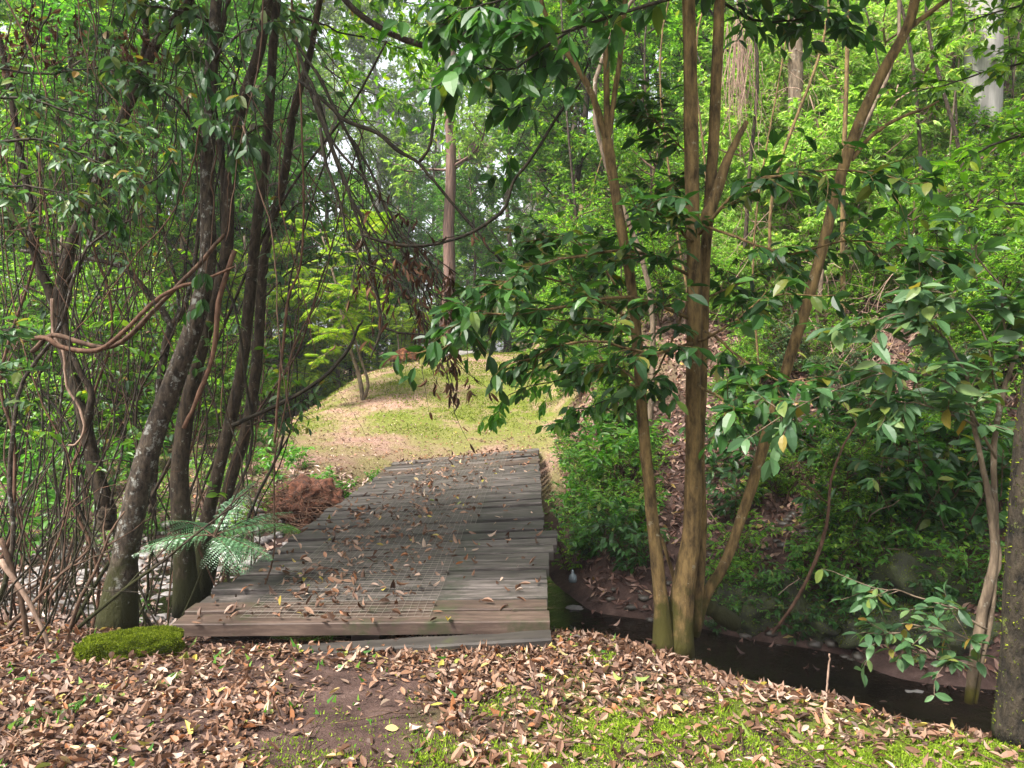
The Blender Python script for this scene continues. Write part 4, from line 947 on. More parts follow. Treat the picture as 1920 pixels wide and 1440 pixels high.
neartree('twin_stemmed_tree', 'pair of slim mossy trunks rising together behind the fern fronds', 'tree', 'bark_dark',
    [([(374, 1120), (380, 1020), (398, 930), (425, 820), (452, 700), (468, 560), (480, 420), (498, 280), (510, 140), (522, -60)], 5.6, [42, 27, 24, 22, 22, 21, 20, 18, 17, 16]),
     ([(384, 1105), (412, 990), (432, 900), (462, 800), (482, 680), (490, 580), (500, 470), (535, 330), (555, 200), (585, 90), (610, -60)], 5.8, [28, 22, 22, 21, 20, 20, 17, 16, 14, 12, 11])], 521,
    lambda r, wd, st: [spray(r, wd, st, p_, 5.6, .009, 7, (.15, .35), 6, (.06, .10), .7) for p_ in ([(490, 560), (560, 500), (640, 470)], [(500, 470), (540, 400), (610, 370)], [(462, 800), (520, 780), (580, 740)])])
neartree('crooked_tree', 'crooked dark trunk forking low, leaning left behind the lichened trunk', 'tree', 'bark_dark',
    [([(200, 950), (178, 880), (160, 800), (140, 720), (118, 640), (112, 560), (130, 470), (165, 380), (215, 260), (262, 150), (300, 70), (350, 10), (380, -60)], 5.6, [30, 26, 24, 24, 24, 24, 20, 18, 18, 18, 17, 15, 14]),
     ([(114, 600), (90, 540), (62, 470), (55, 380), (30, 250), (10, 120), (-20, 0)], 5.6, [20, 17, 15, 13, 12, 10, 8]),
     ([(160, 800), (172, 740), (150, 690), (135, 650), (120, 560), (150, 500)], 5.5, [14, 12, 11, 10, 10, 9]),
     ([(262, 150), (270, 60), (255, -60)], 5.6, [13, 11, 9]),
     ([(200, 990), (200, 950)], 5.6, [34, 30])], 531,
    lambda r, wd, st: [spray(r, wd, st, p_, 5.2, .01, 10, (.15, .4), 8, (.06, .10), .6) for p_ in ([(130, 470), (60, 430), (-20, 420)], [(165, 380), (230, 340), (300, 340)], [(62, 470), (20, 400), (-40, 360)], [(215, 260), (150, 200), (60, 180)])] + [shade_canopy(r, wd, st, at(380, -60, 5.6), 16, .08, .13), shade_canopy(r, wd, st, at(-20, 0, 5.6), 26, .08, .13, 3.2)])  # last two crowns lie out of view, added to shade foreground and deck
neartree('forked_sapling', 'slim pale grey trunk forking at head height between the left trunks', 'tree', 'bark_grey',
    [([(285, 960), (290, 870), (296, 780), (303, 700), (312, 640), (322, 605)], 6.2, [15, 14, 14, 14, 15, 15]),
     ([(322, 610), (300, 575), (250, 520), (205, 495), (130, 485), (40, 470)], 6.2, [13, 12, 11, 9, 8, 7]),
     ([(322, 610), (345, 580), (362, 500), (372, 400), (380, 280)], 6.2, [11, 9, 8, 7, 6]),
     ([(322, 610), (335, 560), (300, 400), (290, 250), (285, 100)], 6.3, [8, 7, 6, 6, 5])], 541,
    lambda r, wd, st: [spray(r, wd, st, p_, 6, .008, 9, (.2, .4), 8, (.06, .10), .5) for p_ in ([(250, 520), (200, 440), (120, 400)], [(362, 500), (300, 430), (250, 330)])])
# right clump
def crownR(r, wd, st):
    B = [([(1300, 600, 4.3), (1200, 560, 4.1), (1080, 570, 3.9), (960, 590, 3.8), (880, 600, 3.7), (845, 650, 3.7)], .011, 34, (.15, .38)),
         ([(1300, 520, 4.3), (1200, 470, 4.1), (1100, 480, 3.9), (990, 500, 3.9), (930, 540, 3.8)], .010, 24, (.15, .35)),
         ([(1310, 640, 4.3), (1220, 660, 4.0), (1120, 640, 3.8), (1020, 660, 3.7), (960, 690, 3.7)], .010, 22, (.15, .35)),
         ([(1180, 600, 4.3), (1080, 540, 4.3), (980, 520, 4.4), (900, 560, 4.4)], .009, 18, (.15, .35)),
         ([(1310, 460, 4.3), (1240, 400, 4.0), (1180, 390, 3.7)], .009, 14, (.15, .35)),
         ([(1310, 440, 4.2), (1390, 350, 4.0), (1480, 325, 3.8), (1590, 320, 3.6), (1700, 340, 3.5)], .011, 24, (.15, .4)),
         ([(1310, 640, 4.2), (1380, 600, 4.0), (1440, 560, 3.8), (1560, 560, 3.6)], .009, 12, (.15, .35)),
         ([(1310, 720, 4.2), (1370, 760, 3.8), (1370, 800, 3.6)], .009, 9, (.1, .25)),
         ([(1320, 620, 4.2), (1430, 700, 3.8), (1520, 720, 3.5)], .009, 14, (.12, .3)),
         ([(1310, 420, 4.2), (1460, 470, 3.9), (1600, 450, 3.7), (1780, 470, 3.5)], .009, 18, (.15, .4)),
         ([(1290, 560, 4.3), (1220, 720, 4.2), (1150, 700, 4.1)], .008, 12, (.15, .3)),
         ([(1190, 600, 4.3), (1130, 500, 4.5), (1060, 440, 4.7), (980, 450, 4.8)], .008, 22, (.15, .35)), ([(1200, 640, 4.3), (1120, 600, 4.6), (1040, 600, 4.8), (940, 560, 4.9)], .008, 24, (.15, .35)),
         ([(1165, 430, 4.3), (1230, 380, 4.5), (1270, 330, 4.6)], .006, 14, (.12, .3)), ([(1300, 300, 4.3), (1240, 240, 4.5), (1190, 200, 4.6)], .006, 14, (.12, .3)),
         ([(1205, 720, 4.3), (1140, 680, 4.5), (1060, 700, 4.7)], .007, 16, (.12, .3)), ([(1320, 560, 4.4), (1400, 520, 4.7), (1480, 500, 4.9), (1560, 480, 5)], .007, 20, (.15, .35))]
    for pts, r0, ntw, tl in B: spray(r, wd, st, pts, 4, r0, ntw, tl, 8, (.055, .125), .35)
    shade_canopy(r, wd, st, at(1300, -60, 4.3), 36, .10, .16)  # unseen crown added over the stems to darken the right bank
    shade_canopy(r, wd, st, at(1715, -60, 4.45), 20, .10, .16)  # another unseen crown, above the leaning stem, added for the same shade
neartree('multi_stemmed_tree', 'reddish brown clump of upright stems with large dark glossy leaves beside the creek', 'tree', 'bark_red',
    [([(1268, 1225), (1278, 1120), (1296, 1000), (1300, 860), (1298, 700), (1300, 560), (1297, 400), (1296, 250), (1294, 120), (1290, -60)], 4.3, [70, 44, 36, 32, 30, 28, 28, 27, 25, 24]),
     ([(1245, 1220), (1238, 1120), (1222, 980), (1208, 850), (1196, 700), (1184, 560), (1162, 420), (1146, 320), (1138, 262)], 4.25, [44, 27, 23, 21, 20, 19, 19, 20, 20]),
     ([(1138, 268), (1112, 180), (1075, 110), (1040, 60), (1010, -20)], 4.25, [14, 12, 11, 9, 8]),
     ([(1138, 268), (1136, 180), (1132, 80), (1124, -60)], 4.25, [13, 12, 11, 10]),
     ([(1140, 262), (1152, 170), (1164, 60), (1168, -60)], 4.25, [11, 10, 10, 9]),
     ([(1302, 1180), (1316, 1000), (1312, 850), (1318, 650), (1322, 480), (1336, 300), (1345, 150), (1352, -60)], 4.4, [26, 20, 19, 19, 20, 21, 21, 20]),
     ([(1300, 1190), (1322, 1120), (1362, 1050), (1405, 930), (1450, 780), (1490, 640), (1520, 540), (1556, 400), (1590, 280), (1640, 160), (1700, 50), (1725, -60)], 4.45, [26, 22, 20, 20, 20, 20, 20, 20, 20, 19, 18, 16]),
     ([(1695, 60), (1760, 10), (1820, -40)], 4.45, [11, 9, 7]),
     ([(1596, 300), (1640, 250), (1700, 215), (1760, 190)], 4.45, [9, 8, 6, 4]),
     ([(1270, 1160), (1262, 1080), (1225, 970), (1200, 850)], 4.5, [10, 8, 7, 5])], 601, crownR, 'leaf_dark')
def broken(name, label, pts, Y, wpx, bark, cat='branch'):
    mb = MB(); P = stem(mb, pts, Y, wpx, 16, len(label), 8, .2); o = mb.build(name, M[bark]); return tag(o, label, cat)
broken('broken_branch', 'snapped dead branch jutting up from the forked stems', [(1322, 420), (1340, 370), (1365, 300), (1400, 228)], 4.25, [26, 22, 18, 9], 'bark_red')
broken('rotten_log', 'broken dark rotten log leaning into the creek at the foot of the forked tree', [(1320, 1130), (1345, 1150), (1382, 1172)], 4.9, [24, 32, 30], 'bark_dark', 'log')
broken('leaning_stick', 'long reddish bare stick leaning from the far bank down into the creek', [(1650, 740), (1590, 820), (1558, 900), (1552, 970), (1530, 1050), (1490, 1130), (1448, 1188)], 5.8, [3, 4, 5, 6, 7, 7, 6], 'liana', 'stick')
broken('upright_stick', 'thin upright stick standing at the near edge of the water', [(1550, 1300), (1552, 1260), (1555, 1226)], 3.7, [4, 4, 3], 'twig_pale', 'stick')
broken('leaning_branch', 'long bare pale branch lying across the lower left corner tangle', [(0, 1050), (40, 1110), (80, 1190), (100, 1260), (120, 1282)], 4.2, [9, 9, 8, 8, 6], 'twig_pale')
broken('thick_stick', 'dark purplish stick standing in the lower left corner', [(2, 1010), (30, 1090), (48, 1180), (44, 1282)], 4.3, [9, 9, 9, 10], 'twig')
broken('hanging_dead_stem', 'reddish dead stem with a broken end hanging before the upright trunk', [(440, 470), (410, 560), (398, 660), (370, 740), (345, 802)], 4.7, [9, 10, 9, 9, 8], 'liana', 'dead stem')
# mossy trunk at the right edge
fur = neartree('mossy_tree', 'rough dark trunk patched with yellow green moss at the right edge', 'tree', 'bark_mossy',
    [([(1905, 1385), (1908, 1280), (1912, 1150), (1918, 1000), (1930, 850), (1960, 600), (1990, 300), (2010, 0)], 3.15, [84, 68, 62, 58, 56, 54, 52, 50])], 611)
moss_fur([c for c in fur.children][0], 1600, 9)
neartree('creekside_sapling', 'thin pale twin stems at the near water edge before the mossy trunk', 'tree', 'bark_pale',
    [([(1816, 1318), (1832, 1200), (1848, 1110), (1858, 1030), (1850, 930), (1830, 820), (1812, 700)], 3.5, [16, 19, 18, 13, 11, 9, 7]),
     ([(1828, 1318), (1842, 1240), (1862, 1150), (1870, 1000), (1868, 860), (1880, 760), (1915, 640)], 3.5, [9, 9, 12, 12, 11, 10, 7]),
     ([(1850, 1110), (1872, 1060), (1860, 960), (1835, 850)], 3.5, [10, 8, 7, 6])], 621,
    lambda r, wd, st: [spray(r, wd, st, p_, 3.4, .006, nt_, (.1, .25), 6, ll, .3) for p_, nt_, ll in (
        ([(1850, 1180), (1780, 1140), (1680, 1110), (1630, 1090)], 7, (.06, .1)), ([(1845, 1220), (1780, 1180), (1720, 1175), (1640, 1210)], 12, (.05, .09)), ([(1850, 1260), (1800, 1240), (1740, 1230), (1690, 1200)], 9, (.05, .09)),
        ([(1868, 860), (1800, 740), (1700, 700), (1600, 720), (1500, 770), (1400, 830)], 20, (.08, .13)), ([(1812, 700), (1760, 620), (1680, 590), (1600, 620)], 14, (.09, .14)), ([(1830, 800), (1740, 760), (1650, 760)], 12, (.08, .13)),
        ([(1880, 760), (1850, 640), (1790, 560), (1700, 540)], 14, (.08, .13)), ([(1900, 660), (1860, 520), (1800, 420)], 12, (.09, .14)))], 'leaf_grey')
def overhang(name, label, sprays_, leafm, seed, bark='black_twig', tmpl=T_HI, wr=(.38, .5), cat='branch', anchor=None):
    root = empty(name, label, cat); r = np.random.default_rng(seed); k = []; P0 = None
    for a in sprays_:
        wd = MB(); st = Sites(); spray(r, wd, st, *a); k.append(wd.build('branch', M[bark], root)); lm = MB(); st.put(lm, tmpl, wr, r); k.append(lm.build('foliage', M[leafm], root))
        if P0 is None: P0 = wd.v[0][0]
    root.location = P0
    for c in k: c.location = -P0
    return root
overhang('overhanging_branch', 'branch with large backlit green leaves hanging down at the top centre', [
    ([(1300, -10, 3.9), (1180, 20, 3.8), (1060, 60, 3.7), (980, 50, 3.6), (900, 40, 3.5)], 3.8, .011, 18, (.12, .3), 6, (.09, .16), .5),
    ([(1120, 20, 3.8), (1030, 90, 3.7), (960, 130, 3.6), (870, 120, 3.5), (820, 160, 3.5)], 3.8, .008, 15, (.12, .28), 6, (.09, .16), .5),
    ([(1000, -20, 3.8), (900, 10, 3.7), (830, 50, 3.6)], 3.8, .008, 12, (.12, .3), 6, (.09, .15), .5),
    ([(1060, 60, 3.8), (1010, 170, 3.7), (960, 215, 3.6)], 3.8, .005, 6, (.08, .2), 6, (.09, .15), .5),
    ([(1120, -20, 4.2), (1060, 100, 4.3), (980, 250, 4.4), (940, 330, 4.5)], 3.8, .004, 5, (.08, .2), 5, (.08, .13), .5)], 'leaf_dark', 701)
overhang('overhanging_branch', 'dark leafy branch hanging into the top right behind the forked stems', [
    ([(1330, -20, 5), (1400, 30, 5), (1480, 40, 4.9), (1560, 20, 4.8)], 5, .012, 18, (.15, .4), 7, (.08, .14), .4),
    ([(1380, -20, 5), (1500, 0, 5), (1580, 60, 4.9)], 5, .01, 12, (.15, .35), 7, (.08, .14), .4)], 'leaf_dark', 702)
overhang('overhanging_branch', 'long leafy branch reaching in from the right edge at eye height', [
    ([(2000, 250, 4.2), (1900, 260, 4.2), (1800, 300, 4.1), (1700, 350, 4)], 4, .01, 20, (.15, .35), 11, (.05, .10), .3),
    ([(2000, 400, 4), (1900, 380, 3.9), (1820, 400, 3.8), (1740, 440, 3.8)], 4, .009, 18, (.15, .35), 11, (.05, .10), .3),
    ([(2000, 100, 5), (1900, 120, 5), (1800, 150, 5), (1680, 180, 5)], 5, .009, 20, (.2, .4), 12, (.05, .10), .3),
    ([(2000, -20, 5), (1880, 20, 5), (1780, 60, 5)], 5, .009, 16, (.2, .4), 12, (.05, .10), .3)], 'leaf_mid', 703)
overhang('overhanging_branch', 'leafy branch with small grey green leaves reaching in from the left edge', [
    ([(-40, 180, 4.0), (60, 190, 4), (160, 220, 4.0), (260, 250, 4.0)], 4, .009, 26, (.15, .35), 10, (.04, .075), .3),
    ([(-40, 270, 3.8), (60, 260, 3.8), (150, 290, 3.8), (240, 330, 3.8)], 4, .009, 24, (.15, .35), 10, (.04, .075), .3),
    ([(-40, 120, 4.4), (80, 140, 4.4), (200, 130, 4.4), (290, 160, 4.4)], 4, .009, 20, (.15, .35), 8, (.05, .09), .4),
    ([(-40, 360, 4.2), (60, 350, 4.2), (170, 380, 4.2)], 4, .008, 16, (.15, .35), 8, (.05, .09), .4)], 'leaf_grey', 704)
overhang('overhanging_branch', 'low spray of pale bluish leaves poking in at the left edge', [
    ([(-60, 640, 3.9), (0, 620, 3.9), (50, 590, 3.9)], 4, .005, 7, (.08, .2), 6, (.06, .09), .1), ([(-60, 720, 3.8), (0, 700, 3.8), (40, 690, 3.8)], 4, .005, 7, (.08, .2), 6, (.06, .09), .1)], 'leaf_grey', 705)
overhang('fresh_branch', 'spray of fresh bright green leaves hanging over the right side of the path', [
    ([(1180, 700, 5), (1100, 700, 4.9), (1020, 720, 4.8), (960, 740, 4.8), (925, 790, 4.8)], 5, .006, 16, (.1, .25), 7, (.06, .11), .5),
    ([(1180, 640, 5.5), (1100, 660, 5.4), (1030, 690, 5.3), (980, 690, 5.3)], 5, .006, 14, (.1, .25), 7, (.06, .11), .5),
    ([(1180, 740, 5.5), (1110, 760, 5.4), (1060, 800, 5.3)], 5, .006, 14, (.1, .25), 7, (.06, .11), .5)], 'leaf_fresh', 706)
overhang('hanging_creeper', 'creeper with drooping oval leaves hanging before the left trunks', [
    ([(370, -20, 4.3), (378, 60, 4.3), (372, 120, 4.3), (380, 190, 4.3)], 4.3, .003, 7, (.05, .12), 5, (.06, .10), 1.6),
    ([(300, 180, 4.3), (330, 260, 4.3), (310, 340, 4.3)], 4.3, .003, 7, (.05, .15), 5, (.06, .10), 1.6),
    ([(440, 120, 4.3), (430, 220, 4.3), (440, 300, 4.3)], 4.3, .003, 7, (.05, .15), 5, (.06, .10), 1.6),
    ([(240, 300, 4.3), (220, 360, 4.3), (200, 420, 4.3)], 4.3, .003, 7, (.05, .15), 5, (.06, .10), 1.6),
    ([(380, 470, 4.3), (385, 540, 4.3), (380, 580, 4.3)], 4.3, .003, 4, (.05, .1), 5, (.06, .10), 1.6)], 'leaf_dark', 707)
overhang('upper_branch', 'airy branch of small yellow green leaves arching across the top left of centre', [
    ([(560, 30, 7), (640, 60, 7.2), (720, 80, 7.5), (800, 120, 7.8)], 7, .012, 34, (.25, .6), 9, (.06, .11), .4),
    ([(600, 120, 8), (680, 170, 8), (760, 200, 8)], 8, .010, 26, (.25, .6), 9, (.06, .11), .4),
    ([(640, -20, 8), (740, 0, 8), (860, 20, 8)], 8, .010, 30, (.25, .6), 9, (.06, .11), .4),
    ([(800, 60, 9), (860, 160, 9), (820, 240, 9)], 9, .008, 18, (.2, .5), 9, (.06, .11), .4)], 'leaf_mid', 708)

# bare vines ---------------------------------------------------------
def vine(label, pts, Y, wpx, bark='black_twig', name='vine', n=40, cat='vine', group=None):
    mb = MB(); stem(mb, pts, Y, wpx, n, int(pts[0][0]) + len(label), 6, .15); o = mb.build(name, M[bark]); return tag(o, label, cat, group)
vine('thick mossy bough sweeping down from the top edge left of centre', [(630, -20), (670, 25), (730, 65), (790, 88), (835, 92), (870, 70), (910, 62), (970, 66), (1030, 45)], 4.6, [12, 12, 11, 11, 13, 11, 10, 9, 7], 'bark_grey', 'bough', cat='bough')
vine('slack dark vine looping from the left thicket down to the dark leafy branch', [(560, 150), (620, 200), (650, 228), (710, 250), (745, 280), (785, 302), (810, 330), (850, 380), (900, 440), (940, 490)], 4.5, [8, 8, 8, 8, 8, 7, 6, 6, 6, 5])
vine('short dark vine rising from the loop to the top bough', [(787, 303), (805, 270), (815, 210), (826, 160), (838, 95)], 4.5, [7, 6, 6, 6, 5])
vine('smooth dark vine swinging low across the centre up to the forked stem', [(680, 440), (720, 455), (790, 462), (850, 450), (900, 425), (942, 392), (960, 340), (990, 300), (1040, 220), (1085, 150), (1110, 90)], 4.4, [5, 6, 6, 6, 7, 7, 6, 6, 6, 5, 5])
vine('dark limb sloping up across the edge of the mound at left', [(430, 800), (500, 770), (560, 740), (620, 700), (660, 650), (680, 600)], 5.2, [9, 8, 8, 7, 6, 4])
vine('dark forked twig hanging over the feathery tree', [(650, 350), (690, 470), (705, 540), (717, 612), (705, 650), (695, 672)], 4.6, [6, 7, 7, 9, 4, 3])
vine('thin dark twig running sideways from the forked hanging twig', [(717, 614), (760, 620), (820, 626), (870, 622)], 4.6, [5, 4, 3, 2])
vine('pair of twisted reddish lianas sagging across the left trunks, the thicker one', [(60, 660), (100, 628), (150, 640), (200, 650), (240, 630), (290, 580), (340, 530), (385, 485), (420, 440)], 4.7, [8, 10, 10, 9, 10, 9, 9, 8, 6], 'twig', 'liana')
vine('thinner reddish liana twisting along the thicker one across the left trunks', [(40, 640), (85, 632), (120, 650), (185, 655), (240, 615), (290, 565), (330, 540), (380, 525), (440, 500)], 4.65, [7, 9, 9, 9, 8, 8, 7, 6, 4], 'liana', 'liana')
vine('pale bare vine snaking down the crooked trunk', [(98, 560), (100, 620), (118, 660), (122, 720), (145, 760), (155, 800), (140, 830), (128, 835)], 4.9, [6, 6, 6, 5, 5, 5, 4, 3], 'twig_pale')
vine('straight thin reddish stem right of the twin stemmed tree', [(515, 830), (520, 760), (530, 650), (540, 560), (560, 500), (565, 400), (560, 200), (545, -20)], 4.9, [5, 5, 5, 5, 5, 4, 4, 4], 'liana')
# the arching mass of bare twigs with dead hanging pods
root = empty('dead_arching_branch', 'arching bare branches with dark withered leaves hanging over the path', 'branch'); wd = MB(); r = np.random.default_rng(800); lm = MB()
arcs = [[(560, 100), (600, 200), (640, 320), (690, 420), (760, 500), (830, 560), (880, 575)], [(540, 60), (600, 150), (655, 260), (700, 390), (760, 480), (800, 560), (830, 640), (845, 700)],
        [(575, 150), (640, 330), (690, 440), (740, 520), (770, 570), (790, 600)], [(590, 180), (620, 260), (680, 330), (720, 380), (760, 440), (860, 520)], [(600, 240), (640, 400), (665, 470), (700, 520)], [(590, 130), (680, 300), (740, 420), (800, 480), (870, 560)]]
tips = []
for a in arcs:
    Yb = r.uniform(4.3, 4.7); Q = pxpath(a, Yb, 30, .012, r); wd.tube(Q, np.linspace(.011, .0035, 30), 6)
    for j in range(16):
        i = r.integers(6, 29); B = bend(r, Q[i], unit(Q[i] - Q[i - 1]) * .8 + r.normal(0, .4, 3), r.uniform(.15, .6), 6, -.12, .12); wd.tube(B, np.linspace(.0035, .0012, 7), 4, False)
        if i > 12: tips.append(B)
for B in tips:
    for q in range(4):
        k = r.integers(2, 7); n_ = 1
        D = unit(np.array([[0, 0, -1.0]]) + r.normal(0, .3, (1, 3))); l = r.uniform(.04, .09)
        lm.leaves(T_CURL[r.integers(0, 5)], B[k][None] + r.normal(0, .01, (1, 3)), D, r.normal(0, 1, (1, 3)), l, l * .22)
for (px, py) in [(840, 640), (835, 700), (850, 690), (862, 720), (780, 520), (730, 560), (800, 560), (845, 560), (700, 540)]:
    a = at(px, py - 60, 4.5)
    for q in range(2):
        B = bend(r, a + r.normal(0, .03, 3), (r.normal(0, .2), 0, -1), r.uniform(.15, .3), 6, -.1, .12); wd.tube(B, np.linspace(.002, .001, 7), 3, False)
        for z in range(9):
            k = r.integers(1, 7); l = r.uniform(.04, .085); lm.leaves(T_CURL[r.integers(0, 5)], B[k][None], unit(np.array([[0, 0, -1.0]]) + r.normal(0, .25, (1, 3))), r.normal(0, 1, (1, 3)), l, l * .22)
ks = [wd.build('branch', M['black_twig'], root), lm.build('dead_leaves', M['leaf_brown'], root)]
P0 = at(560, 100, 4.5); root.location = P0
for c in ks: c.location = -P0
# dead leaves in the upper left
root = empty('dead_leaf_cluster', 'clump of shrivelled brown leaves caught in the vines at the top left', 'dead leaves'); wd = MB(); lm = MB()
for (px, py) in [(40, 20), (60, 60), (100, 50), (140, 30), (75, 100), (210, 70), (250, 80), (265, 60), (60, 0), (20, 70)]:
    a = at(px, py - 20, 4.6); B = bend(r, a, (r.normal(0, .3), 0, -1), .3, 6, -.05, .2); wd.tube(B, np.linspace(.003, .0015, 7), 4, False)
    P = B[r.integers(1, 7, 26)] + r.normal(0, .03, (26, 3)); l = r.uniform(.03, .07, 26); lm.leaves(T_CURL[0], P, unit(np.array([0, 0, -1.0]) + r.normal(0, .4, (26, 3))), r.normal(0, 1, (26, 3)), l, l * .4)
ks = [wd.build('twigs', M['twig'], root), lm.build('dead_leaves', M['leaf_brown'], root)]; P0 = at(60, 0, 4.6); root.location = P0
for c in ks: c.location = -P0

# thin stems of the left thicket: each one a thing
r = np.random.default_rng(900)
for i in range(92):
    Y = r.uniform(4.9, 8.5); px = r.uniform(-60, 480) if i % 3 else r.uniform(-60, 330); x = (px - 960) / F * Y
    lean = r.normal(.08, .16); H = r.uniform(2.6, 5.5); z0 = float(height(x, Y)) - .05
    n = 9; P = np.array([[x + lean * H * (k / n) + .12 * math.sin(k * 1.1 + i), Y + r.normal(0, .03), z0 + H * k / n] for k in range(n + 1)]); P[1:, 0] += np.cumsum(r.normal(0, .05, n))
    mb = MB(); rr_ = r.choice([.006, .008, .011, .016], p=[.4, .3, .2, .1]) * r.uniform(.8, 1.2); Q = smooth_path(P, 26); mb.tube(Q, np.linspace(rr_, rr_ * .5, 26), 6)
    for j in range(r.integers(1, 5)):
        k = r.integers(5, 24); B = bend(r, Q[k], (r.normal(0, .8), r.normal(0, .4), .7), r.uniform(.3, .9), 6, .02, .15); mb.tube(B, np.linspace(rr_ * .55, .0015, 7), 4, False)
    root = empty('thicket_stem', ('slim' if rr_ > .011 else 'thin') + (' leafy' if i % 2 == 0 else ' bare') + ' upright stem in the ' + ('back' if Y > 6.7 else 'front') + ' of the left thicket' + where(px, Y), 'stem', group='thin stems in the left thicket'); a = mb.build('stem', M[['black_twig', 'twig', 'bark_dark', 'black_twig', 'bark_dark', 'bark_grey', 'liana'][r.integers(0, 7)]], root)
    root.location = P[0]; a.location = -P[0]
    if i % 2 == 0:
        st = Sites()
        for j in range(6):
            k = r.integers(8, 26); B = bend(r, Q[k], (r.normal(0, 1), r.normal(0, .5), .3), r.uniform(.15, .4), 4, -.02, .15); st.twig(r, B, 8, (.05, .09), .4)
        lm = MB(); st.put(lm, T_HI, (.4, .55), r); b = lm.build('foliage', M['leaf_grey' if r.random() < .5 else 'leaf_mid'], root); b.location = -P[0]
# hanging and slanting vines at left
for i in range(115):
    Y = r.uniform(4.2, 6.5); x0 = r.uniform(-60, 600); y0 = r.uniform(-60, 300); dx = r.normal(0, 110); L = r.uniform(250, 620)
    pts = [(x0, y0), (x0 + dx * .3 + r.normal(0, 18), y0 + L * .35), (x0 + dx * .7 + r.normal(0, 18), y0 + L * .7), (x0 + dx, y0 + L)]
    P = pxpath(pts, Y, 22, .012, r); mb = MB(); rr_ = r.uniform(.002, .006); mb.tube(P, np.linspace(rr_, rr_ * .5, 22), 5)
    tag(mb.build('hanging_vine', M[['black_twig', 'twig', 'twig', 'black_twig', 'liana'][r.integers(0, 5)]]), ('slanting' if abs(dx) > 90 else 'hanging') + (' long' if L > 430 else ' short') + ' bare vine in the left thicket' + where(x0, Y), 'vine', 'bare vines dangling in the left thicket')
# slanting dead branches low at the left
for i in range(34):
    px = r.uniform(-60, 150); py = r.uniform(1020, 1230); g_ = gnd(px, py); mb = MB()
    a = r.uniform(.35, 1.7); L = r.uniform(.6, 1.5); B = bend(r, g_, (math.cos(a) * .9, r.normal(0, .3), math.sin(a)), L, 10, .015, .10); rr_ = r.uniform(.006, .016); mb.tube(B, np.linspace(rr_, rr_ * .4, 11), 6)
    for j in range(3):
        k = r.integers(3, 10); C = bend(r, B[k], unit(B[k] - B[k - 1]) + r.normal(0, .5, 3), r.uniform(.2, .6), 5, 0, .15); mb.tube(C, np.linspace(rr_ * .5, .0015, 6), 4, False)
    tag(mb.build('fallen_branch', M[['black_twig', 'twig', 'bark_dark'][r.integers(0, 3)]]), ('thick' if rr_ > .011 else 'thin') + (' long' if L > 1.05 else ' short') + ' dead branch in the ' + ('near' if py > 1130 else 'rear') + ' lower left tangle' + where(px, 5), 'branch', 'dead branches slanting in the lower left tangle')
# dead sticks and stems on the right bank
for i in range(90):
    px = r.uniform(1340, 1910); py = r.uniform(620, 1100); g_ = gnd(px, py); mb = MB()
    L = r.uniform(.4, 1.3); B = bend(r, g_, (r.normal(0, .7), r.normal(0, .3), r.uniform(.05, 1)), L, 8, -.02, .16); rr_ = r.uniform(.004, .012); mb.tube(B, np.linspace(rr_, rr_ * .4, 9), 5)
    tag(mb.build('dead_stick', M[['twig', 'twig_pale', 'liana'][r.integers(0, 3)]]), ('thick' if rr_ > .008 else 'thin') + (' long' if L > .85 else ' short') + ' bare stick ' + ('high' if py < 800 else 'low') + ' on the far bank' + where(px, 8), 'stick', 'bare sticks on the far bank')
# sapling stems above the right bank
for i in range(26):
    px = r.uniform(1080, 1900); Y = r.uniform(9, 16); x = (px - 960) / F * Y; z0 = float(height(x, Y)); P = np.array([(x, Y, z0 - .1), (x + r.normal(0, .2), Y, z0 + 2), (x + r.normal(0, .5), Y, z0 + 4.5), (x + r.normal(0, .8), Y, z0 + 7)])
    mb = MB(); rr_ = r.uniform(.012, .04); mb.tube(smooth_path(P, 16), np.linspace(rr_, rr_ * .5, 16), 7)
    tag(mb.build('sapling_stem', M[['bark_red', 'bark_dark', 'bark_dark', 'bark_pale'][r.integers(0, 4)]]), ('stout' if rr_ > .026 else 'slim') + ' bare sapling stem on the slope' + where(px, Y), 'stem', 'sapling stems on the right slope')
# big pale trunk on the right slope
for px, Y, wd_, lb in [(1828, 12.5, 62, 'thick smooth pale grey trunk on the slope at upper right'), (1482, 12.5, 26, 'short pale mossy trunk behind the leaning stem')]:
    x = (px - 960) / F * Y; z0 = float(height(x, Y)); mb = MB(); rr_ = wd_ / 2 / F * Y; P = smooth_path([(x, Y, z0 - .3), (x + .03, Y, z0 + 3), (x - .05, Y, z0 + 6), (x, Y, z0 + 10)], 20)
    mb.tube(P, np.linspace(rr_ * 1.1, rr_ * .85, 20), 14); tag(mb.build('gum_trunk', M['bark_gum' if wd_ > 40 else 'bark_pale']), lb, 'tree trunk')
# dead curtain of hanging vines behind the forked stems
mb = MB()
for i in range(60):
    p = at(1385 + r.normal(0, 16), 60 + r.uniform(-40, 60), 11 + r.normal(0, .3)); B = bend(r, p, (r.normal(0, .1), 0, -1), r.uniform(.8, 1.8), 8, -.05, .07); mb.tube(B, np.linspace(.008, .004, 9), 3, False)
tag(mb.build('vine_curtain', M['twig_pale']), 'brown curtain of dead vines hanging on the slope behind the forked stems', 'vines', kind='stuff')

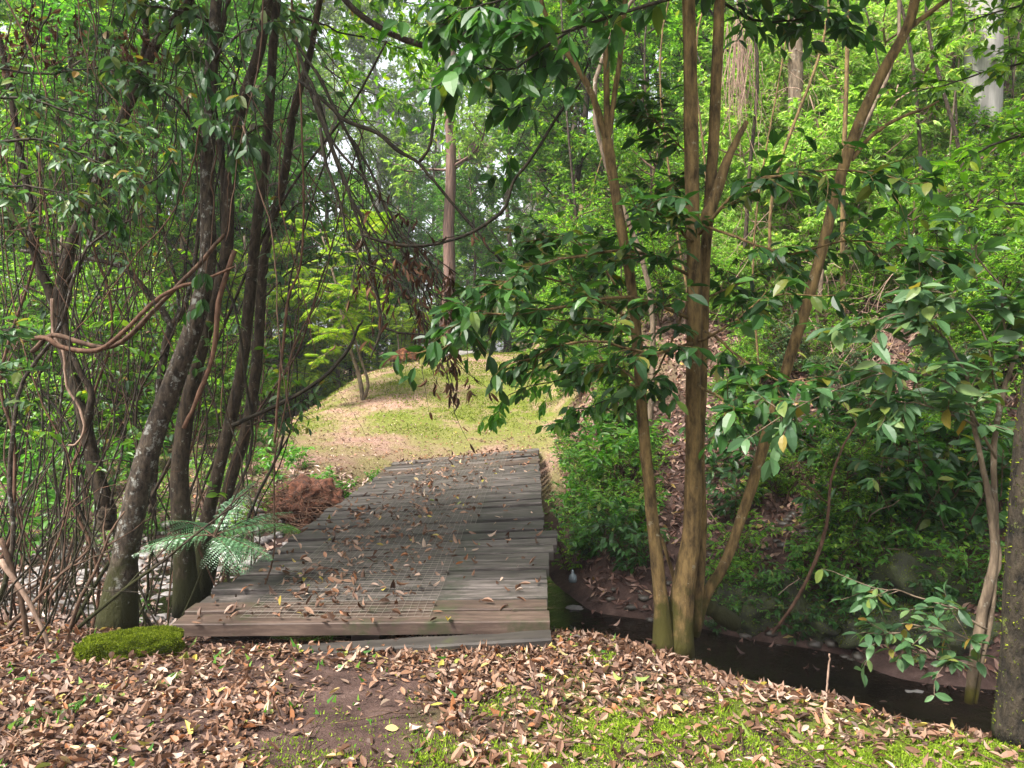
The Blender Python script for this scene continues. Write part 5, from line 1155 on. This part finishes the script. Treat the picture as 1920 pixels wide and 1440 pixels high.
for cx, cy, Yc, n_, lb in [(1440, 430, 11.5, 60, 'brown dead vine tangle hanging left of the leaning stem'), (1560, 520, 10.5, 80, 'brown dead vine tangle hanging behind the leaning stem'), (1660, 430, 11, 90, 'thick brown dead vine tangle hanging right of the leaning stem'), (1730, 560, 9.6, 80, 'low brown dead vine tangle left of the grey trunk'), (1480, 620, 9.8, 70, 'low brown dead vine tangle left of the leaning stem'), (1640, 640, 9, 80, 'lowest brown dead vine tangle on the far bank'), (1500, 150, 13, 60, 'pale dead vine tangle high on the sunlit slope')]:
    mb = MB()
    for i in range(n_):
        p = at(cx + r.normal(0, 42), cy + r.normal(0, 45), Yc + r.normal(0, .4)); B = bend(r, p, (r.normal(0, .55), r.normal(0, .2), r.uniform(-1, .15)), r.uniform(.4, 1.4), 9, -.07, .2); q_ = r.uniform(.003, .008); mb.tube(B, np.linspace(q_, q_ * .5, 10), 3, False)
    tag(mb.build('vine_tangle', M[['twig', 'twig_pale'][n_ % 20 == 0]]), lb, 'vines', kind='stuff')
# ferns ---------------------------------------------------------------
def fern(label, base, fronds, seed, mat='fern', npin=13, pl=.22, sub=16, sublen=.042, leafW=.36, name='tree_fern', cat='fern'):
    root = empty(name, label, cat); r_ = np.random.default_rng(seed); kids = []
    for (d, L) in fronds:
        wd = MB(); lm = MB(); frond(wd, lm, r_, base, d, L, npin, pl, leafW=leafW, droopk=.75, sub=sub, sublen=sublen, rr=.005)
        a = lm.build('frond', M[mat], root); b = wd.build('midrib', M['twig'], a); kids.append(a)
    root.location = base
    for c in kids: c.location = -np.array(base)
    return root
b0 = at(400, 1005, 5.0)
fern('large silvery green fern spreading over the left edge of the footbridge', b0, [((1, .1, .45), .52), ((.9, -.35, .15), .48), ((-.95, -.1, .30), .5), ((-.6, -.4, .2), .5), ((.25, .4, 1.0), .45), ((.6, -.6, .0), .45), ((1, .5, .6), .55), ((-.9, .4, .55), .45)], 31)
b1 = at(500, 985, 6.8); fern('yellow green fern frond at the left edge of the deck behind the large fern', b1, [((1, .1, .2), .4), ((.6, -.5, .3), .4)], 32, 'leaf_fresh', 14, .22)
b2 = at(105, 1250, 4.6); fern('bluish green ferns low in the lower left tangle', b2, [((math.cos(a), math.sin(a), .4), .42) for a in (0, 1.1, 2.3, 3.5, 4.6)], 33, 'fern', 14, .14, 10, .028)
for i, (px, py, s_) in enumerate([(66, 1350, .13), (112, 1352, .15), (165, 1320, .09), (310, 1285, .1), (1858, 1360, .16), (1205, 1215, .08), (1490, 1300, .09), (950, 1240, .05)]):
    b_ = gnd(px, py); fern(['small bright fern leaf at the far lower left', 'small bright fern leaf just right of the first one at lower left', 'tiny fern sprout below the mossy sleeper', 'tiny green fern between leaves before the mossy sleeper', 'green fern at the foot of the mossy trunk', 'tiny fern on the bank left of the forked tree', 'tiny fern on the bank edge above the creek', 'tiny fern sprout before the middle of the footbridge'][i],
        b_ + [0, 0, .02], [((math.cos(a), math.sin(a), .5), s_) for a in (0.3 + i, 2.2 + i, 4.4 + i)], 40 + i, 'leaf_fresh', 12, s_ * .4, 6, s_ * .14, .5, 'small_fern', 'fern')
for px, py, s_, lb in [(765, 655, 1.0, 'rust brown dead fern crown at the left of the mound crest'), (800, 650, .8, 'rust brown dead fern crown nearest the red trunk on the mound crest')]:
    Y = 23.; b_ = at(px, py, Y); b_[2] = height(b_[0], Y) + .9 * s_; fern(lb, b_, [((math.cos(a), math.sin(a), -.2), .8 * s_) for a in np.arange(0, 6.2, .42)], int(px), 'dead_fern', 14, .3, 0, name='dead_fern')

# haze ----------------------------------------------------------------
if HAZE > 0:
    hb = MB(); hb.box((0, 110, 22), (245, 200, 40)); hz = hb.build('haze', M['ground']); hz.data.materials.clear()
    m = bpy.data.materials.new('haze'); m.use_nodes = True; nt = m.node_tree
    for n in list(nt.nodes): nt.nodes.remove(n)
    o_ = nt.nodes.new('ShaderNodeOutputMaterial'); v_ = nt.nodes.new('ShaderNodeVolumePrincipled'); v_.inputs['Density'].default_value = HAZE; v_.inputs['Color'].default_value = (.93, .96, 1, 1)
    nt.links.new(v_.outputs[0], o_.inputs['Volume']); hz.data.materials.append(m); tag(hz, 'thin pale haze hanging in the forest air', 'haze', kind='stuff')
# anything never placed is removed
for o in list(bpy.data.objects):
    if o.get('_free'):
        for c in KIDS[o.name]: bpy.data.objects.remove(c)
        bpy.data.objects.remove(o)
